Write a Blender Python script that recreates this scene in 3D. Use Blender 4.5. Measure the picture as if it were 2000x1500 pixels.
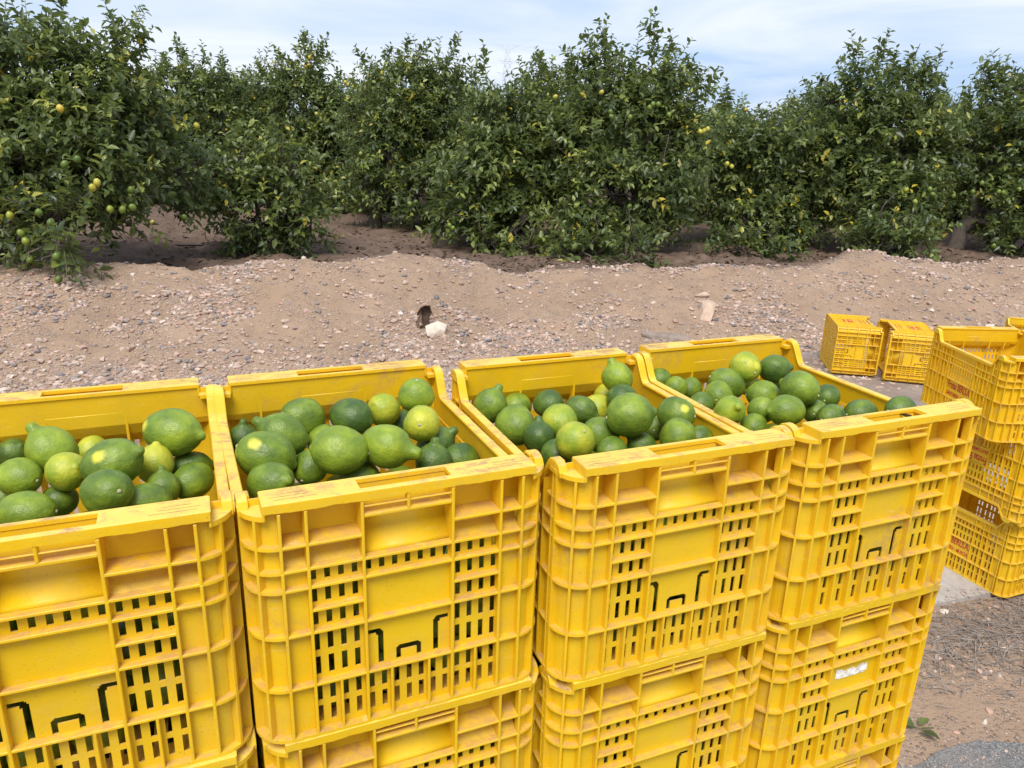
import bpy, bmesh, math, random
import numpy as np
from mathutils import Vector, Matrix, Quaternion, noise

random.seed(7); RNG = np.random.default_rng(7)
for o in list(bpy.data.objects): bpy.data.objects.remove(o)
SC = bpy.context.scene
COL = SC.collection
R = math.radians

# ------------------------------------------------------------------ camera, sky, sun, exposure
CAM_H = 1.617
PITCH, ROLL, FPX = R(17.9467), R(1.8178), 1493.6
cd = bpy.data.cameras.new('camera'); cam = bpy.data.objects.new('camera', cd); COL.objects.link(cam)
fw = Vector((0, math.cos(PITCH), -math.sin(PITCH))); up0 = Vector((0, math.sin(PITCH), math.cos(PITCH))); rt0 = Vector((1, 0, 0))
rt = rt0*math.cos(ROLL) + up0*math.sin(ROLL); up = up0*math.cos(ROLL) - rt0*math.sin(ROLL)
m = Matrix((rt, up, -fw)).transposed().to_4x4(); m.translation = (0, 0, CAM_H)
cam.matrix_world = m
cd.sensor_width = 36; cd.lens = FPX/2000*36; cd.clip_start = .05; cd.clip_end = 3000
SC.camera = cam

SUN_EL, SUN_AZ = R(57), R(188)          # azimuth from +Y clockwise: behind the camera, to the left
w = bpy.data.worlds.new('World'); SC.world = w; w.use_nodes = True
nt = w.node_tree; nt.nodes.clear()
def N(t, **k):
    n = CUR.nodes.new(t)
    for a, v in k.items():
        if a == 'inp':
            for kk, vv in v.items(): n.inputs[kk].default_value = vv
        else: setattr(n, a, v)
    return n
def LK(a, b): CUR.links.new(a, b)
CUR = nt
sky = N('ShaderNodeTexSky'); sky.sky_type = 'NISHITA'; sky.sun_disc = False
sky.sun_elevation = SUN_EL; sky.sun_rotation = SUN_AZ; sky.dust_density = 1.5; sky.air_density = 1.0
tc = N('ShaderNodeTexCoord')
mp = N('ShaderNodeMapping', inp={'Scale': (1.2, 1.6, 9.0), 'Rotation': (0.10, 0.06, .4), 'Location': (.7, .2, .35)})
LK(tc.outputs['Generated'], mp.inputs['Vector'])
n1 = N('ShaderNodeTexNoise', inp={'Scale': 1.5, 'Detail': 7, 'Roughness': .52, 'Distortion': .5}); LK(mp.outputs[0], n1.inputs['Vector'])
cr = N('ShaderNodeValToRGB'); cr.color_ramp.elements[0].position = .40; cr.color_ramp.elements[1].position = .62
cr.color_ramp.elements[0].color = (.05, .05, .05, 1); cr.color_ramp.elements[1].color = (.97, .97, .97, 1)
LK(n1.outputs[0], cr.inputs[0])
bl = N('ShaderNodeMix', data_type='RGBA'); bl.inputs[0].default_value = .75
LK(sky.outputs[0], bl.inputs[6]); bl.inputs[7].default_value = (4.2, 5.9, 8.9, 1)
mx = N('ShaderNodeMix', data_type='RGBA'); LK(cr.outputs[0], mx.inputs[0]); LK(bl.outputs[2], mx.inputs[6]); mx.inputs[7].default_value = (7.6, 8.1, 8.9, 1)
bg = N('ShaderNodeBackground'); bg.inputs['Strength'].default_value = .078; LK(mx.outputs[2], bg.inputs[0])
wo = N('ShaderNodeOutputWorld'); LK(bg.outputs[0], wo.inputs[0])

sd = bpy.data.lights.new('sun', 'SUN'); sd.energy = 2.7; sd.angle = R(27); sd.color = (1, .95, .87)
sun = bpy.data.objects.new('sun', sd); COL.objects.link(sun)
sv = Vector((math.sin(SUN_AZ)*math.cos(SUN_EL), math.cos(SUN_AZ)*math.cos(SUN_EL), math.sin(SUN_EL)))
sun.rotation_euler = sv.to_track_quat('Z', 'Y').to_euler(); sun.location = sv*30
SC.view_settings.view_transform = 'Standard'; SC.view_settings.look = 'None'
SC.view_settings.exposure = 0.66; SC.view_settings.gamma = 1; SC.view_settings.use_curve_mapping = False
SC.render.engine = 'CYCLES'
SC.cycles.max_bounces = 7; SC.cycles.diffuse_bounces = 4; SC.cycles.transmission_bounces = 4

# ------------------------------------------------------------------ helpers
def tag(o, label=None, cat=None, group=None, kind=None):
    if label: o['label'] = label
    if cat: o['category'] = cat
    if group: o['group'] = group
    if kind: o['kind'] = kind
    return o
def empty(name, loc=(0, 0, 0), rz=0):
    o = bpy.data.objects.new(name, None); COL.objects.link(o); o.location = loc; o.rotation_euler = (0, 0, rz); o.empty_display_size = .05
    return o
def link(name, me, parent=None):
    o = bpy.data.objects.new(name, me); COL.objects.link(o)
    if parent: o.parent = parent
    return o
def mesh_np(name, v, f, mat, smooth=False, attrs=None):
    """v (n,3), f (m,k) arrays -> mesh"""
    me = bpy.data.meshes.new(name); v = np.asarray(v, np.float32); f = np.asarray(f, np.int32); k = f.shape[1]
    me.vertices.add(len(v)); me.vertices.foreach_set('co', v.ravel())
    me.loops.add(f.size); me.loops.foreach_set('vertex_index', f.ravel())
    me.polygons.add(len(f)); me.polygons.foreach_set('loop_start', np.arange(0, f.size, k, dtype=np.int32))
    me.polygons.foreach_set('loop_total', np.full(len(f), k, np.int32))
    me.update(calc_edges=True); me.validate()
    me.polygons.foreach_set('use_smooth', np.full(len(me.polygons), smooth))
    for nm, dom, typ, arr in (attrs or []):
        a = me.attributes.new(nm, typ, dom)
        a.data.foreach_set('color' if typ == 'FLOAT_COLOR' else 'value', np.asarray(arr, np.float32).ravel())
    if mat: me.materials.append(mat)
    return me
class MB:
    """collects faces, makes one mesh"""
    def __init__(s): s.v = []; s.f = []
    def add(s, vs, fs):
        b = len(s.v); s.v += [tuple(p) for p in vs]; s.f += [tuple(i+b for i in q) for q in fs]
    def build(s, name, mat, parent=None, smooth=False):
        me = bpy.data.meshes.new(name); me.from_pydata(s.v, [], s.f); me.update()
        bm = bmesh.new(); bm.from_mesh(me); bmesh.ops.recalc_face_normals(bm, faces=bm.faces); bm.to_mesh(me); bm.free()
        if smooth: me.polygons.foreach_set('use_smooth', [True]*len(me.polygons))
        me.materials.append(mat)
        return link(name, me, parent)
def tube_np(pts, rad, seg=6):
    pts = [Vector(p) for p in pts]; vs = []; fs = []; n = len(pts)
    for i, p in enumerate(pts):
        t = (pts[min(i+1, n-1)] - pts[max(i-1, 0)]).normalized()
        a = t.orthogonal().normalized() if i == 0 else (pa - t*pa.dot(t)).normalized()
        pa = a; b = t.cross(a); r = rad[i] if hasattr(rad, '__len__') else rad
        for k in range(seg):
            an = 2*math.pi*k/seg; vs.append(p + (a*math.cos(an) + b*math.sin(an))*r)
    for i in range(n-1):
        for k in range(seg):
            k2 = (k+1) % seg; fs.append((i*seg+k, i*seg+k2, (i+1)*seg+k2, (i+1)*seg+k))
    fs.append(tuple(range(seg))[::-1]); fs.append(tuple((n-1)*seg+k for k in range(seg)))
    return vs, fs
def copy_tree(o, parent=None):
    c = o.copy(); COL.objects.link(c)
    if parent: c.parent = parent
    for ch in KIDS.get(o.name, []): copy_tree(ch, c)
    return c
def sstep(a, b, x):
    t = np.clip((x-a)/(b-a), 0, 1); return t*t*(3-2*t)

# ------------------------------------------------------------------ materials
def mat(name):
    global CUR
    mt = bpy.data.materials.new(name); mt.use_nodes = True; CUR = mt.node_tree; CUR.nodes.clear()
    out = N('ShaderNodeOutputMaterial'); p = N('ShaderNodeBsdfPrincipled'); LK(p.outputs[0], out.inputs[0])
    return mt, p, out
def ramp(fac, stops):
    r = N('ShaderNodeValToRGB'); e = r.color_ramp.elements
    while len(e) < len(stops): e.new(.5)
    for i, (p, c) in enumerate(stops):
        e[i].position = p; e[i].color = (*c, 1) if len(c) == 3 else c
    LK(fac, r.inputs[0]); return r.outputs[0]
def mixc(fac, a, b):
    n = N('ShaderNodeMix', data_type='RGBA')
    for sock, v in ((n.inputs[0], fac), (n.inputs[6], a), (n.inputs[7], b)):
        if isinstance(v, (int, float)): sock.default_value = v
        elif isinstance(v, tuple): sock.default_value = (*v, 1)
        else: LK(v, sock)
    return n.outputs[2]
def math_(op, a, b=None, c=None, clamp=False):
    n = N('ShaderNodeMath', operation=op, use_clamp=clamp)
    for i, v in enumerate((a, b, c)):
        if v is None: continue
        if isinstance(v, (int, float)): n.inputs[i].default_value = v
        else: LK(v, n.inputs[i])
    return n.outputs[0]
def noise_(vec, scale, detail=4, rough=.55, dist=0):
    n = N('ShaderNodeTexNoise', inp={'Scale': scale, 'Detail': detail, 'Roughness': rough, 'Distortion': dist})
    if vec is not None: LK(vec, n.inputs['Vector'])
    return n.outputs[0]
def bump(h, strength, dist, p):
    b = N('ShaderNodeBump', inp={'Strength': strength, 'Distance': dist}); LK(h, b.inputs['Height']); LK(b.outputs[0], p.inputs['Normal'])
def remap(v, a, b, c=0, d=1):
    n = N('ShaderNodeMapRange', interpolation_type='SMOOTHSTEP', inp={1: a, 2: b, 3: c, 4: d}); LK(v, n.inputs[0]); return n.outputs[0]
def simple(name, col, rough=.6, var=.25, scale=40, bmp=.2):
    mt, p, o = mat(name); tcn = N('ShaderNodeTexCoord'); nz = noise_(tcn.outputs['Object'], scale)
    c = ramp(nz, [(.25, tuple(x*(1-var) for x in col)), (.75, tuple(min(1, x*(1+var)) for x in col))])
    LK(c, p.inputs['Base Color']); p.inputs['Roughness'].default_value = rough
    bump(nz, bmp, .01, p); return mt

def plastic(name, scuff):
    """yellow moulded plastic with brown dust that settles on faces turned up; scuff = amount of grime on the stacking rims"""
    mt, p, out = mat(name)
    tcn = N('ShaderNodeTexCoord'); geo = N('ShaderNodeNewGeometry'); oi = N('ShaderNodeObjectInfo')
    pos = geo.outputs['Position']
    big = noise_(pos, 9, 3); fine = noise_(pos, 60, 5, .62, .4); grain = noise_(pos, 260, 2)
    base = ramp(big, [(.3, (.90, .590, .009)), (.7, (.95, .655, .014))])
    fade = mixc(remap(fine, .5, .75, 0, .15), base, (.88, .66, .10))
    sx = N('ShaderNodeSeparateXYZ'); LK(geo.outputs['Normal'], sx.inputs[0])
    upf = remap(sx.outputs[2], .45, .95)
    if scuff:
        mpn = N('ShaderNodeMapping', inp={'Scale': (19, 30, 40), 'Rotation': (0, 0, R(-23))}); LK(pos, mpn.inputs[0])
        st = noise_(mpn.outputs[0], 1, 6, .68, .8)
        msk = math_('MULTIPLY', math_('MULTIPLY', remap(st, .45, .60, 0, 1), remap(big, .30, .55, .35, 1)), remap(noise_(pos, 110, 4, .7), .36, .58, .25, 1))
        dust = math_('MULTIPLY', msk, math_('ADD', math_('MULTIPLY', upf, .8), .12), clamp=True)
        pale = mixc(math_('MULTIPLY', upf, .6), fade, (.96, .79, .24))  # upturned rim faces paler: washed-out top light put into the colour
        dcol = mixc(noise_(pos, 140, 3), (.50, .34, .25), (.33, .20, .13))
        col = mixc(dust, pale, dcol)
    else:
        dust = math_('MULTIPLY', remap(fine, .28, .66, .12, .70), upf)
        film = math_('MULTIPLY', remap(noise_(pos, 16, 5, .65), .46, .72, 0, .20), remap(grain, .3, .7, .7, 1))
        dust = math_('MAXIMUM', dust, film)
        dcol = mixc(fine, (.60, .38, .20), (.42, .25, .14))
        col = mixc(dust, fade, dcol)
    sun_ = remap(noise_(pos, 2.1, 3, .6), .42, .66, 0, .22); col = mixc(sun_, col, (.93, .69, .08))
    warm = remap(noise_(pos, 3.3, 2), .50, .70, 0, .20); col = mixc(warm, col, (.90, .48, .02))
    mps = N('ShaderNodeMapping', inp={'Scale': (9, 9, 150), 'Rotation': (.5, .3, .2)}); LK(pos, mps.inputs[0])
    scr = remap(noise_(mps.outputs[0], 3, 3, .6, .4), .66, .72, 0, .35); col = mixc(scr, col, (.95, .80, .42))
    grime = math_('MULTIPLY', remap(noise_(pos, 6, 6, .72, .6), .54, .70, 0, .55), remap(fine, .35, .6)); col = mixc(grime, col, (.50, .31, .16))
    spk = remap(noise_(pos, 420, 1), .70, .76, 0, .5)
    col = mixc(spk, col, (.22, .13, .06))
    LK(col, p.inputs['Base Color'])
    LK(remap(dust, 0, .8, .38, .85), p.inputs['Roughness']); p.inputs['Specular IOR Level'].default_value = .42
    bump(math_('ADD', fine, math_('MULTIPLY', grain, .35)), .22, .002, p)
    tr = N('ShaderNodeBsdfTranslucent'); tr.inputs[0].default_value = (.97, .64, .015, 1)
    ms = N('ShaderNodeMixShader'); ms.inputs[0].default_value = .30
    LK(p.outputs[0], ms.inputs[1]); LK(tr.outputs[0], ms.inputs[2]); LK(ms.outputs[0], out.inputs[0])
    return mt
M_CRATE = plastic('yellow_plastic', False)
M_RIM = plastic('scuffed_yellow_plastic', True)
M_GROOVE = simple('dirt_in_groove', (.40, .24, .10), .9, .5, 90, 0)
M_RED = simple('red_print', (.55, .045, .015), .6, .35, 120, 0)
M_PAPER = simple('torn_paper', (.82, .76, .68), .9, .25, 90, .6)

def lemon_mat():
    mt, p, out = mat('lemon_peel')
    tcn = N('ShaderNodeTexCoord'); ob = tcn.outputs['Object']; oi = N('ShaderNodeObjectInfo')
    tone = N('ShaderNodeAttribute', attribute_type='OBJECT', attribute_name='tone').outputs['Fac']
    spot = N('ShaderNodeAttribute', attribute_type='OBJECT', attribute_name='spot').outputs['Vector']
    nv = N('ShaderNodeVectorMath', operation='ADD'); LK(ob, nv.inputs[0])
    rv = N('ShaderNodeCombineXYZ'); rr = math_('MULTIPLY', oi.outputs['Random'], 37); LK(rr, rv.inputs[0]); LK(rr, rv.inputs[1]); LK(rv.outputs[0], nv.inputs[1])
    v = nv.outputs[0]
    blot = noise_(v, 1.1, 3, .5); med = noise_(v, 4, 4)
    t = math_('ADD', tone, math_('ADD', math_('MULTIPLY', math_('SUBTRACT', blot, .5), 1.0), math_('MULTIPLY', math_('SUBTRACT', med, .5), .25)), clamp=True)
    col = ramp(t, [(0, (.046, .090, .014)), (.3, (.112, .178, .016)), (.62, (.225, .305, .020)), (1, (.46, .45, .035))])
    nd = N('ShaderNodeVectorMath', operation='NORMALIZE'); LK(ob, nd.inputs[0])
    dp = N('ShaderNodeVectorMath', operation='DOT_PRODUCT'); LK(nd.outputs[0], dp.inputs[0]); LK(spot, dp.inputs[1])
    sm = remap(math_('ADD', dp.outputs['Value'], math_('MULTIPLY', math_('SUBTRACT', med, .5), .05)), .945, 1.0)
    col = mixc(math_('MULTIPLY', sm, .85), col, (.66, .60, .06))
    sc = remap(noise_(v, 7, 5, .7, 1.0), .66, .74, 0, .45)
    col = mixc(sc, col, (.26, .25, .13))
    fleck = remap(noise_(v, 38, 1), .70, .78, 0, .35); col = mixc(fleck, col, (.36, .38, .14))
    LK(col, p.inputs['Base Color'])
    p.inputs['Roughness'].default_value = .43; p.inputs['Specular IOR Level'].default_value = .45
    vo = N('ShaderNodeTexVoronoi', inp={'Scale': 17}); LK(v, vo.inputs['Vector'])
    h = math_('ADD', math_('MULTIPLY', remap(vo.outputs[0], 0, .45), .55), math_('MULTIPLY', noise_(v, 5, 3), .7))
    bump(h, .15, .05, p)
    return mt
M_LEMON = lemon_mat()
M_STEM = simple('dry_stem', (.40, .38, .22), .8, .3, 200, .3)

def leaf_mat(name, kind):
    mt, p, out = mat(name)
    tone = N('ShaderNodeAttribute', attribute_type=kind, attribute_name='tone').outputs['Fac']
    geo = N('ShaderNodeNewGeometry')
    col = ramp(tone, [(0, (.026, .044, .012)), (.34, (.072, .104, .026)), (.60, (.150, .190, .042)), (.82, (.29, .33, .06)), (1, (.50, .38, .03))])
    col = mixc(math_('MULTIPLY', geo.outputs['Backfacing'], .55), col, (.19, .22, .10))
    LK(col, p.inputs['Base Color']); p.inputs['Roughness'].default_value = .40; p.inputs['Specular IOR Level'].default_value = .55
    tr = N('ShaderNodeBsdfTranslucent'); LK(mixc(.5, col, (.22, .31, .04)), tr.inputs[0])
    ms = N('ShaderNodeMixShader'); ms.inputs[0].default_value = .32
    LK(p.outputs[0], ms.inputs[1]); LK(tr.outputs[0], ms.inputs[2]); LK(ms.outputs[0], out.inputs[0])
    return mt
M_LEAF = leaf_mat('citrus_leaf', 'GEOMETRY'); M_LEAF1 = leaf_mat('citrus_leaf_single', 'OBJECT')
M_BARK = simple('citrus_bark', (.085, .066, .052), .9, .4, 18, .6)
M_TWIG = simple('green_twig', (.10, .11, .04), .7, .3, 30, .2)
def fruit_mat():
    mt, p, o = mat('hanging_lemon_peel')
    tone = N('ShaderNodeAttribute', attribute_type='OBJECT', attribute_name='tone').outputs['Fac']
    col = ramp(tone, [(0, (.06, .105, .018)), (.5, (.15, .21, .025)), (.8, (.46, .40, .05)), (1, (.62, .28, .02))])
    LK(col, p.inputs['Base Color']); p.inputs['Roughness'].default_value = .42
    return mt
M_FRUIT = fruit_mat()

def ground_mat():
    mt, p, o = mat('sandy_soil')
    geo = N('ShaderNodeNewGeometry'); pos = geo.outputs['Position']
    soil = N('ShaderNodeAttribute', attribute_type='GEOMETRY', attribute_name='soil').outputs['Fac']
    a = noise_(pos, 1.3, 6, .6); b = noise_(pos, 14, 6, .65); c = noise_(pos, 90, 4, .7)
    sand = ramp(a, [(.25, (.27, .180, .118)), (.55, (.355, .243, .165)), (.8, (.43, .31, .225))])
    sand = mixc(remap(b, .35, .7, 0, .5), sand, (.31, .225, .165))
    vo = N('ShaderNodeTexVoronoi', inp={'Scale': 75, 'Randomness': 1.0}); LK(pos, vo.inputs['Vector'])
    peb = ramp(N_sep(vo.outputs['Color']), [(0, (.13, .105, .092)), (.35, (.27, .20, .16)), (.7, (.37, .275, .225)), (1, (.50, .41, .35))])
    pm = math_('MULTIPLY', remap(vo.outputs['Distance'], .30, .45, .85, 0), remap(noise_(pos, 3.2, 5, .65), .38, .58))
    sand = mixc(pm, sand, peb)
    drt = ramp(b, [(.25, (.10, .066, .048)), (.6, (.17, .115, .086)), (.85, (.27, .19, .15))])
    litter = mixc(remap(noise_(pos, 26, 5, .7, .6), .55, .68, 0, .8), drt, (.10, .07, .05))
    drt = mixc(remap(noise_(pos, .7, 4), .40, .62), drt, litter)
    col = mixc(soil, sand, drt)
    LK(col, p.inputs['Base Color']); p.inputs['Roughness'].default_value = .95; p.inputs['Specular IOR Level'].default_value = .15
    h = math_('ADD', math_('MULTIPLY', b, .9), math_('ADD', math_('MULTIPLY', c, .35), math_('MULTIPLY', pm, .4)))
    bump(h, .75, .03, p)
    return mt
def N_sep(sock):
    s = N('ShaderNodeSeparateColor'); LK(sock, s.inputs[0]); return s.outputs[0]
M_GROUND = ground_mat()
def stone_mat():
    mt, p, o = mat('pebble_stone')
    colr = N('ShaderNodeAttribute', attribute_type='GEOMETRY', attribute_name='tint').outputs['Color']
    geo = N('ShaderNodeNewGeometry'); nz = noise_(geo.outputs['Position'], 120, 4)
    LK(mixc(remap(nz, .3, .7, 0, .35), colr, (.26, .195, .15)), p.inputs['Base Color']); p.inputs['Roughness'].default_value = .85
    p.inputs['Specular IOR Level'].default_value = .25
    bump(nz, .4, .006, p)
    return mt
M_STONE = stone_mat()
M_WHITEROCK = simple('pale_rock', (.56, .47, .38), .85, .22, 22, .6)
M_TANROCK = simple('tan_rock', (.47, .34, .25), .9, .2, 18, .5)
M_GREYROCK = simple('grey_brown_rock', (.24, .185, .15), .9, .35, 14, .6)
def concrete():
    mt, p, o = mat('dusty_concrete')
    geo = N('ShaderNodeNewGeometry'); pos = geo.outputs['Position']
    a = noise_(pos, 2.2, 5, .6); b = noise_(pos, 30, 5, .65)
    c = ramp(b, [(.3, (.33, .30, .265)), (.7, (.43, .395, .355))])
    sx = N('ShaderNodeSeparateXYZ'); LK(pos, sx.inputs[0])
    d = math_('ADD', remap(sx.outputs[1], 2.9, 4.2, 0, .85), math_('MULTIPLY', math_('SUBTRACT', a, .5), 1.6), clamp=True)
    dcol = ramp(b, [(.3, (.17, .122, .10)), (.75, (.25, .185, .15))])
    LK(mixc(d, c, dcol), p.inputs['Base Color']); p.inputs['Roughness'].default_value = .9
    bump(b, .35, .006, p); return mt
M_CONC = concrete()
def asphalt():
    mt, p, o = mat('worn_asphalt')
    geo = N('ShaderNodeNewGeometry'); pos = geo.outputs['Position']
    vo = N('ShaderNodeTexVoronoi', inp={'Scale': 260}); LK(pos, vo.inputs['Vector'])
    b = noise_(pos, 6, 5, .6)
    c = ramp(N_sep(vo.outputs['Color']), [(0, (.09, .09, .09)), (.5, (.15, .145, .14)), (.85, (.21, .20, .19)), (1, (.30, .28, .26))])
    c = mixc(remap(b, .45, .75, 0, .55), c, (.30, .24, .20))
    LK(c, p.inputs['Base Color']); p.inputs['Roughness'].default_value = .85
    bump(vo.outputs['Distance'], .5, .006, p); return mt
M_ASPH = asphalt()
M_STRAW = simple('dry_twig', (.25, .205, .17), .9, .45, 30, .2)
M_STEEL = simple('hazy_galvanised_steel', (.62, .67, .74), .6, .1, 2, 0)  # steel lightened and blued: distance haze put into the colour
M_HOSE = simple('black_hose', (.02, .02, .022), .5, .3, 30, 0)
M_GRASS = simple('dull_grass', (.075, .10, .03), .8, .35, 6, .2)
M_DEAD = simple('dead_leaf', (.085, .055, .03), .8, .4, 60, .2)

# ------------------------------------------------------------------ measured layout
CRATES = {'1a': ((-0.4518, 0.6427, 0.93), (0, 0, 0.4061), 'full yellow crate of green lemons cut by the left edge of the photo', 'yellow crates in the front row of stacks'), '1b': ((-0.4481, 0.638, 0.62), (0, 0, 0.4079), 'dusty yellow crate in the leftmost stack, second from the top', 'yellow crates in the front row of stacks'), '1c': ((-0.4528, 0.6418, 0.31), (0, 0, 0.4051), 'dusty yellow crate in the leftmost stack, third from the top', 'yellow crates in the front row of stacks'), '1d': ((-0.4555, 0.6422, 0.0), (0, 0, 0.4023), 'dusty yellow crate at the bottom of the leftmost stack, on the asphalt', 'yellow crates in the front row of stacks'), '2a': ((-0.1119, 0.7811, 0.9311), (0, 0, 0.4201), 'full yellow crate of green lemons, second from the left in the front row', 'yellow crates in the front row of stacks'), '2b': ((-0.106, 0.7815, 0.6211), (0, 0, 0.4186), 'dusty yellow crate in the second stack from the left, second from the top', 'yellow crates in the front row of stacks'), '2c': ((-0.1125, 0.7799, 0.3111), (0, 0, 0.4155), 'dusty yellow crate in the second stack from the left, third from the top', 'yellow crates in the front row of stacks'), '2d': ((-0.1127, 0.7819, 0.0011), (0, 0, 0.4191), 'dusty yellow crate at the bottom of the second stack from the left, on the asphalt', 'yellow crates in the front row of stacks'), '3a': ((0.2392, 0.9025, 0.9304), (0, 0, 0.401), 'full yellow crate of green lemons, third from the left in the front row', 'yellow crates in the front row of stacks'), '3b': ((0.2409, 0.9022, 0.6204), (0, 0, 0.4011), 'dusty yellow crate in the third stack from the left, second from the top', 'yellow crates in the front row of stacks'), '3c': ((0.242, 0.9035, 0.3104), (0, 0, 0.3988), 'dusty yellow crate in the third stack from the left, third from the top', 'yellow crates in the front row of stacks'), '3d': ((0.2389, 0.9035, 0.0004), (0, 0, 0.4095), 'dusty yellow crate at the bottom of the third stack from the left, on the asphalt', 'yellow crates in the front row of stacks'), '4a': ((0.5766, 1.0488, 0.9316), (0, 0, 0.4008), 'full yellow crate of green lemons with a brown leaf in its hand hole', 'yellow crates in the front row of stacks'), '4b': ((0.5761, 1.0483, 0.6216), (0, 0, 0.4052), 'yellow crate with a torn white paper label on its end, under the rightmost front crate', 'yellow crates in the front row of stacks'), '4c': ((0.575, 1.0482, 0.3116), (0, 0, 0.4046), 'dusty yellow crate in the rightmost front stack, third from the top', 'yellow crates in the front row of stacks'), '4d': ((0.5776, 1.0489, 0.0016), (0, 0, 0.4037), 'dusty yellow crate at the bottom of the rightmost front stack, on the asphalt', 'yellow crates in the front row of stacks'), 'Ra': ((2.037, 2.578, 0.014), (0, 0, 0.4014), 'empty yellow crate at the bottom of the right hand stack, standing on the concrete', 'empty yellow crates on the concrete behind'), 'Rb': ((2.0066, 2.552, 0.634), ((-0.93358, -0.35837, -0.0), (-0.35837, 0.93358, -0.0), (-0.0, 0.0, -1.0)), 'upside down empty yellow crate in the middle of the right hand stack', 'empty yellow crates on the concrete behind'), 'Rc': ((1.885, 2.545, 0.634), (0, 0, 0.0524), 'upright empty yellow crate with red lettering on its side, top of the right hand stack', 'empty yellow crates on the concrete behind'), 'L1': ((2.345, 5.405, 0.201), ((0.0, 0.19081, 0.98163), (0.0, 0.98163, -0.19081), (-1.0, 0.0, 0.0)), 'empty crate lying on its side by the bank with its floor turned left', 'empty yellow crates on the concrete behind'), 'L2': ((2.9648, 5.192, 0.201), ((0.0, 0.24192, -0.9703), (-0.0, 0.9703, 0.24192), (1.0, 0.0, 0.0)), 'empty crate lying on its side by the bank with its open top turned left', 'empty yellow crates on the concrete behind'), 'F1': ((4.1329, 5.7111, 0.014), (0, 0, -0.2094), 'yellow crate beyond the right hand stack, cut by the right photo edge', 'empty yellow crates on the concrete behind')}
FILLED = [('1a','leftmost top crate'),('2a','second top crate from the left'),('3a','third top crate from the left'),('4a','rightmost top crate'),('1b','crate under the leftmost top crate'),('2b','crate under the second top crate'),('3b','crate under the third top crate'),('4b','crate with the torn paper label'),('4c',None),('1c',None),('2c',None),('3c',None)]
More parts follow.
